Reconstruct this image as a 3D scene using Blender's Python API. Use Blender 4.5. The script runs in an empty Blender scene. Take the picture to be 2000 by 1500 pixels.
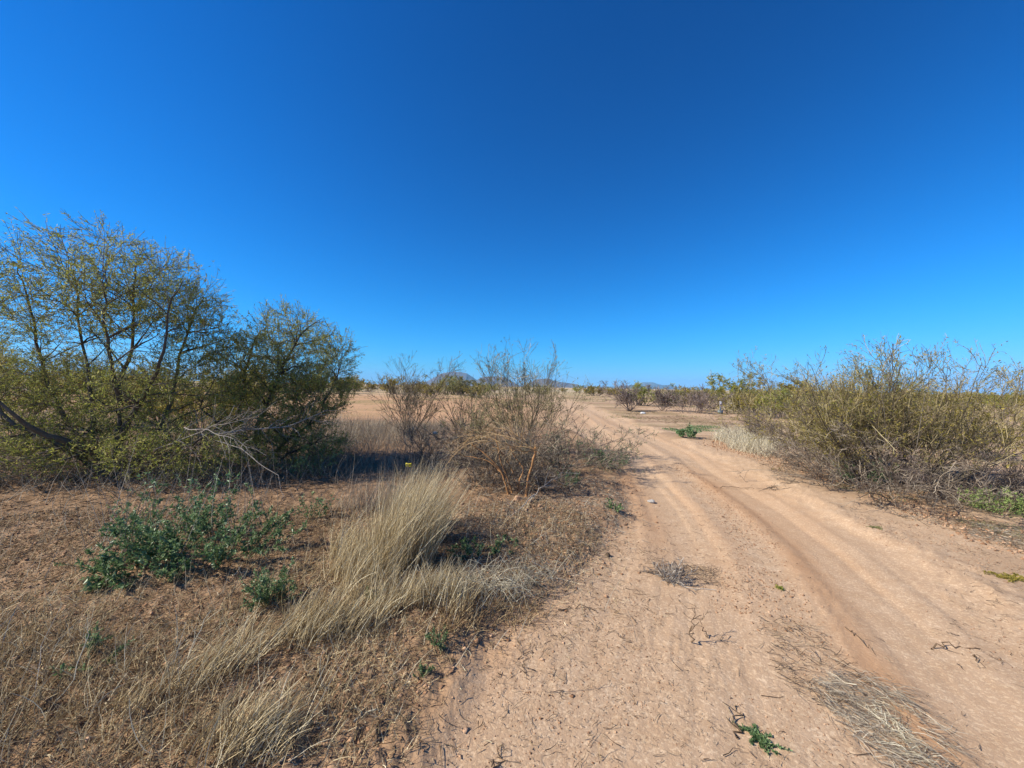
import bpy, math, random
import numpy as np
from mathutils import Vector, Matrix, kdtree

# ------------------------------------------------------------------ camera, sky, sun, exposure
scene = bpy.context.scene
COL = scene.collection
F_PX, CAM_H = 770.0, 1.65
PITCH, ROLL = math.atan(5/770.0), math.radians(1.0)
cam = bpy.data.cameras.new("camera"); cam_ob = bpy.data.objects.new("camera", cam); COL.objects.link(cam_ob)
cam.sensor_fit = 'HORIZONTAL'; cam.sensor_width = 36.0; cam.lens = 36.0*F_PX/2000.0
cam.clip_start = 0.05; cam.clip_end = 60000
CAM_M = Matrix.Rotation(math.radians(90)+PITCH, 4, 'X') @ Matrix.Rotation(ROLL, 4, 'Z')
cam_ob.matrix_world = Matrix.Translation((0, 0, CAM_H)) @ CAM_M
scene.camera = cam_ob

SUN_EL = math.radians(38); SUN_AZ = math.radians(-100)      # azimuth clockwise from +Y: the sun stands to the left
world = bpy.data.worlds.new("World"); scene.world = world; world.use_nodes = True
wn = world.node_tree; wn.nodes.clear()
sky = wn.nodes.new('ShaderNodeTexSky'); sky.sky_type = 'NISHITA'; sky.sun_disc = False
sky.sun_elevation = SUN_EL; sky.sun_rotation = SUN_AZ
sky.air_density = 1.0; sky.dust_density = 0.0; sky.ozone_density = 3.0; sky.altitude = 400
# the deep clear-air blue of the photograph: steeper contrast per channel
STR = 0.105
sp = wn.nodes.new('ShaderNodeSeparateColor'); cb = wn.nodes.new('ShaderNodeCombineColor'); wn.links.new(sky.outputs[0], sp.inputs[0])
def wm(op, a, b):
    m = wn.nodes.new('ShaderNodeMath'); m.operation = op
    for i, v in enumerate((a, b)):
        if isinstance(v, float): m.inputs[i].default_value = v
        else: wn.links.new(v, m.inputs[i])
    return m.outputs[0]
def chan(src, power, gain, k):      # contrast, then a soft shoulder so the horizon does not burn out
    v = wm('MULTIPLY', wm('POWER', wm('MULTIPLY', src, STR), power), gain)
    return wm('MULTIPLY', wm('DIVIDE', v, wm('ADD', wm('MULTIPLY', v, k), 1.0)), 1.0/STR)
wn.links.new(chan(sp.outputs[0], 2.5, .42, 1.6), cb.inputs[0])
wn.links.new(chan(sp.outputs[1], 1.55, 1.16, 1.05), cb.inputs[1])
wn.links.new(chan(wm('MAXIMUM', sp.outputs[2], wm('MULTIPLY', sp.outputs[1], .95)), 1.5, 1.74, .40), cb.inputs[2])
bg = wn.nodes.new('ShaderNodeBackground'); bg.inputs[1].default_value = STR
wo = wn.nodes.new('ShaderNodeOutputWorld')
wn.links.new(cb.outputs[0], bg.inputs[0]); wn.links.new(bg.outputs[0], wo.inputs[0])

sl = bpy.data.lights.new("sun", 'SUN'); sl.energy = 5.0; sl.angle = math.radians(0.5); sl.color = (1.0, 0.93, 0.80)
so = bpy.data.objects.new("sun", sl); COL.objects.link(so)
sd = Vector((math.sin(SUN_AZ)*math.cos(SUN_EL), math.cos(SUN_AZ)*math.cos(SUN_EL), math.sin(SUN_EL)))
so.rotation_euler = (-sd).to_track_quat('-Z', 'Y').to_euler(); so.location = (-20, 0, 30)
scene.view_settings.view_transform = 'Standard'; scene.view_settings.look = 'None'
scene.view_settings.exposure = 0.68; scene.view_settings.gamma = 1.0
scene.render.engine = 'CYCLES'
scene.cycles.max_bounces = 6; scene.cycles.volume_bounces = 0

# ------------------------------------------------------------------ picking points
def ray(px, py):
    return (CAM_M.to_3x3() @ Vector(((px-1000)/F_PX, -(py-750)/F_PX, -1.0)))
def G(px, py):
    r = ray(px, py); t = -CAM_H/r.z; return (r.x*t, r.y*t)
def W(px, py, Y):
    r = ray(px, py); t = Y/r.y; return (r.x*t, Y, CAM_H+r.z*t)

# ------------------------------------------------------------------ noise
def _h(ix, iy, s):
    v = np.sin(ix*127.1 + iy*311.7 + s*74.7)*43758.5453
    return v-np.floor(v)
def vn(x, y, s=0):
    x = np.asarray(x, float); y = np.asarray(y, float)
    ix = np.floor(x); iy = np.floor(y); fx = x-ix; fy = y-iy
    fx = fx*fx*(3-2*fx); fy = fy*fy*(3-2*fy)
    a = _h(ix, iy, s); b = _h(ix+1, iy, s); c = _h(ix, iy+1, s); d = _h(ix+1, iy+1, s)
    return (a*(1-fx)+b*fx)*(1-fy)+(c*(1-fx)+d*fx)*fy
def fbm(x, y, o=4, s=0):
    t = 0; a = .5; n = 0
    x = np.asarray(x, float); y = np.asarray(y, float)
    for i in range(o):
        t = t+a*vn(x, y, s+i*3.1); n += a; a *= .5
        x, y = (x*1.6+y*1.2)+5.3, (-x*1.2+y*1.6)+1.7
    return t/n
def sst(a, b, x):
    t = np.clip((np.asarray(x, float)-a)/(b-a), 0, 1); return t*t*(3-2*t)

# ------------------------------------------------------------------ terrain
CY = [-40, -6, 0, 2, 3, 4.2, 5.6, 7.3, 10, 14, 19, 34, 50, 80, 150, 400]
CX = [-22, -1.9, .9, 1.68, 2.15, 2.64, 3.0, 3.3, 3.68, 4.05, 4.35, 5.6, 6.0, 3.0, -12, -90]
EY = [-40, 0, 1.7, 2.67, 3.3, 4.2, 5.25, 7.0, 9, 12.5, 15, 20, 30]
EX = [-24, -1.5, -.36, 0.02, .47, 1.03, 1.62, 2.1, 2.45, 2.6, 2.3, 1.0, -6]
def road_c(y): return np.interp(y, CY, CX)
def edge(y): return np.interp(y, EY, EX)
def masks(x, y):
    r = np.hypot(x, y)
    d = x-road_c(y)
    wob = (fbm(x*1.1, y*1.1, 4, 9)-.5)
    e = edge(y)+wob*.5
    verge = sst(-.12, .22, e-x)*(1-sst(14, 22, y))
    road = sst(1.75, 1.2, np.abs(d)+wob*.7)
    return r, d, wob, verge, road
def ground_z(x, y):
    x = np.asarray(x, float); y = np.asarray(y, float)
    r, d, wob, verge, road = masks(x, y)
    near = 1-sst(30, 70, r)
    z = 0.05*(fbm(x/5, y/5, 2, 3)-.5)*sst(2, 8, r) + .9*(fbm(x/70, y/70, 3, 4)-.5)*sst(25, 300, r)
    z = z - .05*road*near*sst(0.5, 6, y)
    rut = np.exp(-((np.abs(d)-.72)/.24)**2)*near*sst(2.0, 4.5, y+ (d > 0)*2.2)
    z = z - .022*rut
    z = z + .015*np.exp(-((np.abs(d)-1.12)/.13)**2)*near*road*sst(3, 5, y)*(.4+1.2*fbm(x*2.5, y*1.2, 3, 31))
    z = z + .015*np.exp(-((np.abs(d)-.30)/.14)**2)*near*sst(2.2, 4, y)*(.3+1.4*fbm(x*3, y*1.5, 3, 33))
    z = z + road*near*(.012*(fbm(d*8, y*.35, 3, 41)-.5)+.006*(fbm(d*19, y*.9, 3, 43)-.5)*sst(.45, .6, fbm(x*.8, y*.5, 2, 44)))            # lengthwise scrape lines
    sway = .10*np.sin(y*.55+1)+.05*np.sin(y*1.3)
    for off, wd_, am in ((-1.02, .07, .010), (-.62, .05, .008), (-.42, .05, .009), (.52, .06, .009), (.88, .05, .010), (1.22, .07, .009)):
        z = z - am*np.exp(-((d-off-sway*(.6+off*.4))/wd_)**2)*near*sst(3.0, 5.5, y+(off > .4)*1.5)
    berm = np.exp(-((d-1.75+wob*.6)/.32)**2)*near
    z = z + berm*(.015+.07*(fbm(x*3.5, y*3.5, 3, 12)-.35))
    z = z + verge*(.055+.06*(fbm(x*1.5, y*1.5, 3, 15)-.45))
    vv = np.maximum(verge, berm*.8)
    fine = 1-sst(9, 20, r)
    smooth = np.clip(rut*1.2, 0, 1)
    k = fbm(x*14, y*14, 3, 21); k2 = fbm(x*36, y*36, 2, 27)
    z = z + fine*vv*(.042*(k-.5)+.020*(k2-.5))
    crum = sst(.45, .65, fbm(x*1.6, y*1.6, 3, 51))
    z = z + fine*(1-vv)*(1-smooth*.8)*((.003+.010*crum)*(k-.5)+(.002+.008*crum)*(k2-.5))
    return z
def gz(x, y): return float(ground_z(np.array([x]), np.array([y]))[0])

# ------------------------------------------------------------------ materials
def mat(name, ramp, rough=.85, transl=0.0, noise=None, bump=0, spec=.2, attr='tint'):
    m = bpy.data.materials.new(name); m.use_nodes = True; nt = m.node_tree; nt.nodes.clear()
    out = nt.nodes.new('ShaderNodeOutputMaterial'); p = nt.nodes.new('ShaderNodeBsdfPrincipled')
    p.inputs['Roughness'].default_value = rough; p.inputs['Specular IOR Level'].default_value = spec
    a = nt.nodes.new('ShaderNodeAttribute'); a.attribute_name = attr
    cr = nt.nodes.new('ShaderNodeValToRGB'); el = cr.color_ramp.elements
    for i, (pos, c) in enumerate(ramp):
        e = el[i] if i < 2 else el.new(pos)
        e.position = pos; e.color = (c[0], c[1], c[2], 1)
    fac = a.outputs['Fac']
    if noise:
        tc = nt.nodes.new('ShaderNodeTexCoord'); n = nt.nodes.new('ShaderNodeTexNoise'); n.inputs['Scale'].default_value = noise; n.inputs['Detail'].default_value = 6
        nt.links.new(tc.outputs['Object'], n.inputs['Vector'])
        mx = nt.nodes.new('ShaderNodeMath'); mx.operation = 'MULTIPLY_ADD'; nt.links.new(n.outputs['Fac'], mx.inputs[0]); mx.inputs[1].default_value = .9
        ad = nt.nodes.new('ShaderNodeMath'); ad.operation = 'SUBTRACT'; nt.links.new(fac, ad.inputs[0]); ad.inputs[1].default_value = .45
        nt.links.new(ad.outputs[0], mx.inputs[2]); fac = mx.outputs[0]
        if bump:
            b = nt.nodes.new('ShaderNodeBump'); b.inputs['Strength'].default_value = bump; b.inputs['Distance'].default_value = .01
            nt.links.new(n.outputs['Fac'], b.inputs['Height']); nt.links.new(b.outputs[0], p.inputs['Normal'])
    nt.links.new(fac, cr.inputs[0]); nt.links.new(cr.outputs[0], p.inputs['Base Color'])
    if transl:
        t = nt.nodes.new('ShaderNodeBsdfTranslucent'); nt.links.new(cr.outputs[0], t.inputs[0])
        ms = nt.nodes.new('ShaderNodeMixShader'); ms.inputs[0].default_value = transl
        nt.links.new(p.outputs[0], ms.inputs[1]); nt.links.new(t.outputs[0], ms.inputs[2]); nt.links.new(ms.outputs[0], out.inputs[0])
    else:
        nt.links.new(p.outputs[0], out.inputs[0])
    return m

M = {}
M['bark'] = mat('dark_bark', [(0, (.045, .035, .026)), (.6, (.11, .09, .068)), (1, (.22, .19, .15))], .9, noise=9, bump=.5)
M['twig'] = mat('brown_twig', [(0, (.07, .05, .033)), (.6, (.17, .13, .09)), (1, (.33, .27, .19))], .8)
M['greentwig'] = mat('olive_twig', [(0, (.08, .06, .032)), (.5, (.21, .17, .085)), (1, (.40, .33, .18))], .75)
M['darktwig'] = mat('dark_dead_twig', [(0, (.06, .045, .035)), (.5, (.155, .12, .09)), (1, (.36, .30, .22))], .85)
M['greytwig'] = mat('grey_dead_twig', [(0, (.13, .105, .085)), (.5, (.27, .23, .19)), (1, (.48, .43, .36))], .8)
M['purpletwig'] = mat('mauve_bare_twig', [(0, (.09, .065, .055)), (.5, (.19, .145, .125)), (1, (.30, .24, .20))], .8)
M['orangewood'] = mat('stripped_orange_wood', [(0, (.20, .095, .04)), (.5, (.42, .22, .09)), (1, (.68, .42, .18))], .8, noise=14, bump=.4)
M['leaf'] = mat('small_olive_leaf', [(0, (.12, .14, .03)), (.45, (.30, .325, .065)), (.8, (.47, .45, .11)), (1, (.62, .58, .26))], .6, .45)
M['yleaf'] = mat('yellow_olive_leaf', [(0, (.13, .12, .03)), (.5, (.33, .275, .055)), (1, (.58, .45, .13))], .6, .45)
M['sleaf'] = mat('grey_green_leaf', [(0, (.13, .14, .06)), (.5, (.23, .23, .09)), (1, (.38, .34, .16))], .6, .25)
M['weed'] = mat('broad_green_leaf', [(0, (.05, .10, .035)), (.5, (.125, .205, .08)), (.9, (.25, .34, .15)), (1, (.40, .37, .18))], .45, .3, spec=.4)
M['bweed'] = mat('blue_green_leaf', [(0, (.05, .11, .045)), (.5, (.12, .21, .085)), (1, (.27, .38, .17))], .5, .25, spec=.35)
M['pweed'] = mat('pale_green_leaf', [(0, (.12, .19, .05)), (.5, (.25, .34, .10)), (1, (.42, .48, .18))], .55, .25)
M['wstem'] = mat('weed_stem', [(0, (.10, .12, .05)), (1, (.30, .28, .15))], .7)
M['straw'] = mat('dry_straw', [(0, (.20, .145, .075)), (.4, (.41, .315, .17)), (.8, (.65, .54, .33)), (1, (.80, .71, .49))], .75, .2)
M['gstraw'] = mat('grey_dry_stalk', [(0, (.13, .105, .08)), (.5, (.28, .235, .18)), (1, (.52, .45, .34))], .75, .15)
M['bstraw'] = mat('brown_dry_grass', [(0, (.10, .058, .03)), (.45, (.26, .175, .09)), (.85, (.44, .33, .18)), (1, (.60, .48, .29))], .8, .15)
M['pstraw'] = mat('pale_dry_grass', [(0, (.30, .25, .16)), (.5, (.52, .46, .33)), (1, (.72, .66, .50))], .75, .2)
M['litter'] = mat('dark_litter', [(0, (.05, .035, .022)), (.6, (.15, .10, .06)), (1, (.36, .27, .17))], .85)
M['clod'] = mat('soil_clod', [(0, (.20, .105, .055)), (.5, (.36, .205, .115)), (1, (.50, .33, .21))], .95, noise=60, bump=.4)
M['stone'] = mat('grey_stone', [(0, (.20, .18, .15)), (1, (.46, .44, .41))], .9, noise=25, bump=.6)
M['crack'] = mat('dark_pod', [(0, (.04, .03, .02)), (1, (.12, .08, .05))], .9)

def plain(name, c, rough=.6, noise=20, var=.15):
    k = 1-var
    return mat(name, [(0, tuple(v*k*.8 for v in c)), (1, tuple(min(1, v*1.1) for v in c))], rough, noise=noise, attr='none')

# ------------------------------------------------------------------ mesh building with arrays
rng = np.random.default_rng(7)
def nrm(v): return v/np.maximum(np.linalg.norm(v, axis=-1, keepdims=True), 1e-9)
TRI = [0]
class Buf:
    def __init__(s): s.v = []; s.f = []; s.t = []; s.n = 0
    def add(s, v, f, t):
        v = np.asarray(v, float).reshape(-1, 3)
        if len(v) == 0: return
        s.v.append(v); s.f.append(np.asarray(f, np.int64)+s.n)
        t = np.asarray(t, float)
        s.t.append(np.broadcast_to(t, (len(v),)) if t.ndim == 0 else t.reshape(-1)); s.n += len(v)
    def mesh(s, name, m, origin=(0, 0, 0), smooth=False):
        me = bpy.data.meshes.new(name)
        V = np.concatenate(s.v)-np.array(origin); T = np.concatenate(s.t)
        me.vertices.add(len(V)); me.vertices.foreach_set('co', V.astype(np.float32).ravel())
        nl = sum(f.size for f in s.f); npoly = sum(len(f) for f in s.f)
        me.loops.add(nl); me.polygons.add(npoly)
        me.loops.foreach_set('vertex_index', np.concatenate([f.ravel() for f in s.f]).astype(np.int32))
        tot = np.concatenate([np.full(len(f), f.shape[1], np.int32) for f in s.f])
        st = np.concatenate([[0], np.cumsum(tot)[:-1]]).astype(np.int32)
        me.polygons.foreach_set('loop_start', st); me.polygons.foreach_set('loop_total', tot)
        if smooth: me.polygons.foreach_set('use_smooth', np.ones(npoly, bool))
        a = me.attributes.new('tint', 'FLOAT', 'POINT'); a.data.foreach_set('value', T.astype(np.float32)); TRI[0] += int((tot-2).sum())
        me.update(calc_edges=True); me.materials.append(m)
        return me
    def build(s, name, m, parent=None, smooth=False):
        o = bpy.data.objects.new(name, s.mesh(name, m, parent.location if parent else (0, 0, 0), smooth)); COL.objects.link(o)
        if parent: o.parent = parent
        return o

def tubes(buf, P, R, sides, tint):
    P = np.asarray(P, float); N, K, _ = P.shape
    if N == 0: return
    T = np.empty_like(P); T[:, 1:-1] = P[:, 2:]-P[:, :-2]; T[:, 0] = P[:, 1]-P[:, 0]; T[:, -1] = P[:, -1]-P[:, -2]; T = nrm(T)
    main = nrm(P[:, -1]-P[:, 0]+1e-6)
    ref = rng.normal(size=(N, 3)); ref = nrm(ref-(ref*main).sum(-1, keepdims=True)*main)
    U = nrm(np.cross(T, ref[:, None, :])); Vv = np.cross(T, U)
    a = np.arange(sides)*2*math.pi/sides
    R = np.broadcast_to(np.asarray(R, float), (N, K))
    ring = P[:, :, None, :]+R[:, :, None, None]*(np.cos(a)[None, None, :, None]*U[:, :, None, :]+np.sin(a)[None, None, :, None]*Vv[:, :, None, :])
    idx = np.arange(N*K*sides).reshape(N, K, sides)
    if sides == 2:
        q = np.stack([idx[:, :-1, 0], idx[:, :-1, 1], idx[:, 1:, 1], idx[:, 1:, 0]], -1).reshape(-1, 4)
    else:
        nx = np.roll(idx, -1, axis=2)
        q = np.stack([idx[:, :-1], nx[:, :-1], nx[:, 1:], idx[:, 1:]], -1).reshape(-1, 4)
    tint = np.asarray(tint, float)
    if tint.ndim == 0: tint = np.full(N, float(tint))
    buf.add(ring, q, np.repeat(tint, K*sides))

def diamonds(buf, C, D, L, Wd, tint, fold=False):
    N = len(C)
    if N == 0: return
    D = nrm(D); ref = rng.normal(size=(N, 3)); S = nrm(np.cross(D, ref)); Nn = np.cross(S, D)
    L = np.broadcast_to(np.asarray(L, float), (N,))[:, None]; Wd = np.broadcast_to(np.asarray(Wd, float), (N,))[:, None]
    m = C+D*L*.42
    if not fold:
        V = np.stack([C, m+S*Wd*.5, C+D*L, m-S*Wd*.5], 1); i = np.arange(N)[:, None]*4
        buf.add(V, i+np.array([[0, 1, 2, 3]]), np.repeat(tint, 4))
    else:
        V = np.stack([C, m+S*Wd*.5+Nn*Wd*.15, C+D*L-Nn*L*.12, m-S*Wd*.5+Nn*Wd*.15, m-Nn*Wd*.05], 1); i = np.arange(N)[:, None]*5
        buf.add(V, np.concatenate([i+np.array([[0, 1, 2, 4]]), i+np.array([[0, 4, 2, 3]])]), np.repeat(tint, 5))

def bez(p0, p1, c0, c1, K, jit):
    t = np.linspace(0, 1, K)[None, :, None]
    P = (1-t)**3*p0[:, None]+3*(1-t)**2*t*c0[:, None]+3*(1-t)*t*t*c1[:, None]+t**3*p1[:, None]
    L = np.linalg.norm(p1-p0, axis=-1)[:, None, None]
    return P+rng.normal(size=P.shape)*jit*L*np.sin(np.pi*t)**.5*(t > 0)

def tag(o, label=None, cat=None, group=None, kind=None):
    if label: o['label'] = label
    if cat: o['category'] = cat
    if group: o['group'] = group
    if kind: o['kind'] = kind
    return o
def thing(name, label, cat, loc, group=None):
    o = bpy.data.objects.new(name, None); COL.objects.link(o); o.location = loc; o.empty_display_size = .2
    return tag(o, label, cat, group)

# growing -----------------------------------------------------------
def grow(P0, D0, L, R0, R1, K, wander, up):
    N = len(P0); P = np.empty((N, K, 3)); P[:, 0] = P0; D = nrm(D0); st = (L/(K-1))[:, None]
    for k in range(1, K):
        D = nrm(D+rng.normal(size=(N, 3))*wander+np.array([0, 0, 1.0])*up)
        P[:, k] = P[:, k-1]+D*st
    t = np.linspace(0, 1, K)[None]
    return P, R0[:, None]*(1-t)+R1[:, None]*t
def offshoot(P, R, n, t0, t1, ang, L, K, wander, up, rs=.6, rend=.0015, zmin=None):
    N, KK, _ = P.shape; i = rng.integers(0, N, n); t = rng.uniform(t0, t1, n)*(KK-1); k = np.minimum(t.astype(int), KK-2); f = (t-k)[:, None]
    p = P[i, k]*(1-f)+P[i, k+1]*f; d = nrm(P[i, k+1]-P[i, k])
    r = (R[i, k]*(1-f[:, 0])+R[i, k+1]*f[:, 0])*rs
    q = rng.normal(size=(n, 3)); q = nrm(q-(q*d).sum(-1, keepdims=True)*d)
    a = np.radians(rng.uniform(ang[0], ang[1], n))[:, None]
    ln = rng.uniform(L[0], L[1], n)*(1-.45*t/(KK-1))
    return grow(p, d*np.cos(a)+q*np.sin(a), ln, np.maximum(r, rend), np.full(n, rend), K, wander, up)
def leaves_on(buf, P, n, L, Wd, t0=.15, droop=.2, spread=.7, tint=(.0, 1.0), fold=False):
    N, K, _ = P.shape; i = rng.integers(0, N, n); t = rng.uniform(t0, 1, n)*(K-1); k = np.minimum(t.astype(int), K-2); f = (t-k)[:, None]
    p = P[i, k]*(1-f)+P[i, k+1]*f; d = nrm(P[i, k+1]-P[i, k])
    D = d+rng.normal(size=(n, 3))*spread-np.array([0, 0, droop])
    # branches differ a little in hue
    base = rng.random(N)[i]
    tt = tint[0]+(tint[1]-tint[0])*np.clip(base*.5+rng.random(n)*.5, 0, 1)
    diamonds(buf, p, D, rng.uniform(L[0], L[1], n), rng.uniform(Wd[0], Wd[1], n), tt, fold)

def cap(P, zc):   # no stem shoots far above the crown
    P[..., 2] = np.where(P[..., 2] > zc, zc+(P[..., 2]-zc)*.3, P[..., 2]); return P
def kfix(P):   # keep above ground
    g = ground_z(P[..., 0].ravel(), P[..., 1].ravel()).reshape(P.shape[:-1]); P[..., 2] = np.maximum(P[..., 2], g+.004); return P

def fan(name, label, cat, x, y, stems, H, tilt, r0, n=(60, 300, 900), nl=0, leaf='leaf', tw='twig', bk='bark', up=.05, wander=.10,
        lean=(0, 0), lsz=(.03, .06), lw=(.008, .014), base_r=.12, ang=(15, 50), twr=.0022, group=None, upper=.1, lt=(0, 1), lf=.1, parts=True, zoff=0):
    """a many-stemmed shrub that fans out from its foot"""
    z = gz(x, y) if zoff == 0 else zoff
    o = thing(name, label, cat, (x, y, z), group)
    az = rng.uniform(0, 2*math.pi, stems); tl = np.radians(rng.uniform(tilt[0], tilt[1], stems))
    D = np.stack([np.cos(az)*np.sin(tl)+lean[0], np.sin(az)*np.sin(tl)+lean[1], np.cos(tl)], 1)
    P0 = np.stack([x+np.cos(az)*base_r*rng.random(stems), y+np.sin(az)*base_r*rng.random(stems), np.full(stems, z-.03)], 1)
    Ls = H*rng.uniform(.65, 1.1, stems)/np.maximum(np.cos(tl), .45)
    P, R = grow(P0, D, Ls, np.full(stems, r0)*rng.uniform(.5, 1.1, stems), np.full(stems, .003), 9, wander, up)
    P = cap(kfix(P), z+H*1.08)
    b = Buf(); tubes(b, P, R, 5, rng.random(stems)); 
    P1, R1 = offshoot(P, R, n[0], .15, .9, ang, (H*.25, H*.6), 7, wander*1.3, up*1.2, .6, .0028); P1 = cap(kfix(P1), z+H*1.15)
    tubes(b, P1, R1, 3, rng.random(len(P1)))
    b.build('stems', M[bk], o)
    c = Buf()
    P2, R2 = offshoot(np.concatenate([P1]), R1, n[1], .1, .95, ang, (H*.14, H*.36), 5, wander*1.6, up, .6, twr); P2 = kfix(P2)
    tubes(c, P2, R2*1.1, 2, rng.random(len(P2)))
    P3, R3 = offshoot(P2, R2, n[2], .15, 1, ang, (H*.05, H*.17), 4, wander*2, up, .6, twr*.8); P3 = kfix(P3)
    tubes(c, P3, R3*1.0, 2, rng.random(len(P3)))
    c.build('twigs', M[tw], o)
    if nl:
        l = Buf(); leaves_on(l, P3, int(nl*.75), lsz, lw, tint=lt, t0=lf); leaves_on(l, P2, int(nl*.25), lsz, lw, tint=lt, t0=.4); l.build('leaves', M[leaf], o)
    return o

def crown(name, label, cat, base, limbs, envs, n=(40, 260, 1500, 5200), nl=30000, leaf='leaf', tw='greentwig', lsz=(.03, .065), lw=(.009, .014), maxd=(1.6, .9, .5), tipl=(.14, .46), leafmin=None):
    """tree from hand-laid limbs; finer branches reach for points in the crown"""
    o = thing(name, label, cat, base)
    b = Buf(); nodes = []; nd = []; nr = []
    for pts, r0, r1 in limbs:
        pts = np.array(pts, float); K = 14
        s = np.linspace(0, len(pts)-1, K); k = np.minimum(s.astype(int), len(pts)-2); f = (s-k)[:, None]
        # catmull-rom
        pm = np.vstack([2*pts[0]-pts[1], pts, 2*pts[-1]-pts[-2]])
        a, bb, c, d = pm[k], pm[k+1], pm[k+2], pm[k+3]
        Q = .5*((2*bb)+(-a+c)*f+(2*a-5*bb+4*c-d)*f**2+(-a+3*bb-3*c+d)*f**3)
        Q[1:] += rng.normal(size=(K-1, 3))*.018
        R = r0*1.15+(min(r1, .004)-r0*1.15)*np.linspace(0, 1, K)**.8
        tubes(b, Q[None], R[None], 7, .4+rng.random(1)*.3)
        T = nrm(np.gradient(Q, axis=0)); nodes += list(Q[3:]); nd += list(T[3:]); nr += list(R[3:])
    def sample(n, shell):
        w = np.array([e[2] if len(e) > 2 else np.prod(e[1])**.8 for e in envs]); w = w/w.sum()
        i = rng.choice(len(envs), n, p=w); v = nrm(rng.normal(size=(n, 3))); r = rng.random(n)**shell
        Cc = np.array([e[0] for e in envs])[i]; Rr = np.array([e[1] for e in envs])[i]
        p = Cc+v*Rr*r[:, None]
        g = ground_z(p[:, 0], p[:, 1])+.12
        return p[p[:, 2] > g]
    c = Buf(); levels = []
    for lv in range(3):
        tg = sample(n[lv], (.45, .42, .40)[lv])
        kd = kdtree.KDTree(len(nodes))
        for i, p in enumerate(nodes): kd.insert(p, i)
        kd.balance(); pick = []
        for p in tg:
            best = None; bs = 1e9
            for co, i, dist in kd.find_n(p, 8):
                v = p-nodes[i]; ln = dist+1e-6
                s = ln*(2.3-1.5*np.dot(v/ln, nd[i]))+max(0, nodes[i][2]-p[2])*.6
                if s < bs: bs = s; best = i
            pick.append(best)
        pick = np.array(pick); N0 = np.array(nodes)[pick]; D0 = np.array(nd)[pick]; R0 = np.array(nr)[pick]
        ln = np.linalg.norm(tg-N0, axis=1); ok = (ln > .06) & (ln < maxd[lv]*1.6)
        tg, N0, D0, R0, ln = tg[ok], N0[ok], D0[ok], R0[ok], ln[ok]
        dr = nrm(tg-N0); c0 = N0+nrm(D0*.35+dr+rng.normal(size=dr.shape)*.1)*ln[:, None]*.35
        c1 = tg-nrm(dr+np.array([0, 0, .35]))*ln[:, None]*.33
        K = (8, 6, 5)[lv]; P = bez(N0, tg, c0, c1, K, (.011, .013, .016)[lv])
        rs = np.minimum(R0*.7, (.017, .0075, .0036)[lv]*(.6+.6*rng.random(len(ln)))); re = (.0045, .0026, .002)[lv]
        rs = np.maximum(rs, re)
        t = np.linspace(0, 1, K)[None]; R = rs[:, None]*(1-t)+re*t
        if lv == 0: tubes(b, P, R, 5, .3+.6*rng.random(len(P)))
        elif lv == 1: tubes(b, P, R, 3, .2+.7*rng.random(len(P)))
        else: tubes(c, P, R*1.15, 2, rng.random(len(P)))
        T = nrm(np.gradient(P, axis=1))
        nodes += list(P[:, 1:].reshape(-1, 3)); nd += list(T[:, 1:].reshape(-1, 3)); nr += list(R[:, 1:].reshape(-1))
        levels.append((P, R))
    P3, R3 = offshoot(np.asarray(levels[2][0]), levels[2][1], n[3], .2, 1, (8, 32), tipl, 4, .06, .07, .7, .0021)
    P3 = kfix(P3); tubes(c, P3, R3, 2, rng.random(len(P3)))
    b.build('trunk', M['bark'], o, smooth=True); c.build('twigs', M[tw], o)
    l = Buf(); leaves_on(l, P3, int(nl*.8), lsz, lw, spread=.8, droop=.2); leaves_on(l, levels[2][0], int(nl*.2), lsz, lw, spread=.6)
    l.build('leaves', M[leaf], o)
    return o

def blades(buf, xy, H, lean, width, curl=.25, K=4, tint=None, spread=.25, sides=2, z0=-.01, bend=0.5):
    """grass: each blade a bent tapering strip"""
    n = len(xy); x, y = xy[:, 0], xy[:, 1]; z = ground_z(x, y)+z0
    H = np.broadcast_to(np.asarray(H, float), (n,))
    D = np.stack([np.broadcast_to(lean[0], (n,))*(1-bend), np.broadcast_to(lean[1], (n,))*(1-bend), np.ones(n)], 1)+rng.normal(size=(n, 3))*spread*np.array([1, 1, .3])
    D = nrm(D); P = np.empty((n, K, 3)); P[:, 0] = np.stack([x, y, z], 1)
    dl = np.stack([np.broadcast_to(lean[0], (n,)), np.broadcast_to(lean[1], (n,)), np.zeros(n)], 1)+rng.normal(size=(n, 3))*curl*np.array([1, 1, .6])
    for k in range(1, K):
        P[:, k] = P[:, k-1]+D*(H/(K-1))[:, None]; D = nrm(D+dl*bend*2/(K-1))
    P = kfix(P)
    t = np.linspace(0, 1, K)[None]; R = np.broadcast_to(np.asarray(width, float), (n,))[:, None]*.5*(1-.8*t)
    tubes(buf, P, R, sides, rng.random(n) if tint is None else tint)

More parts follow.
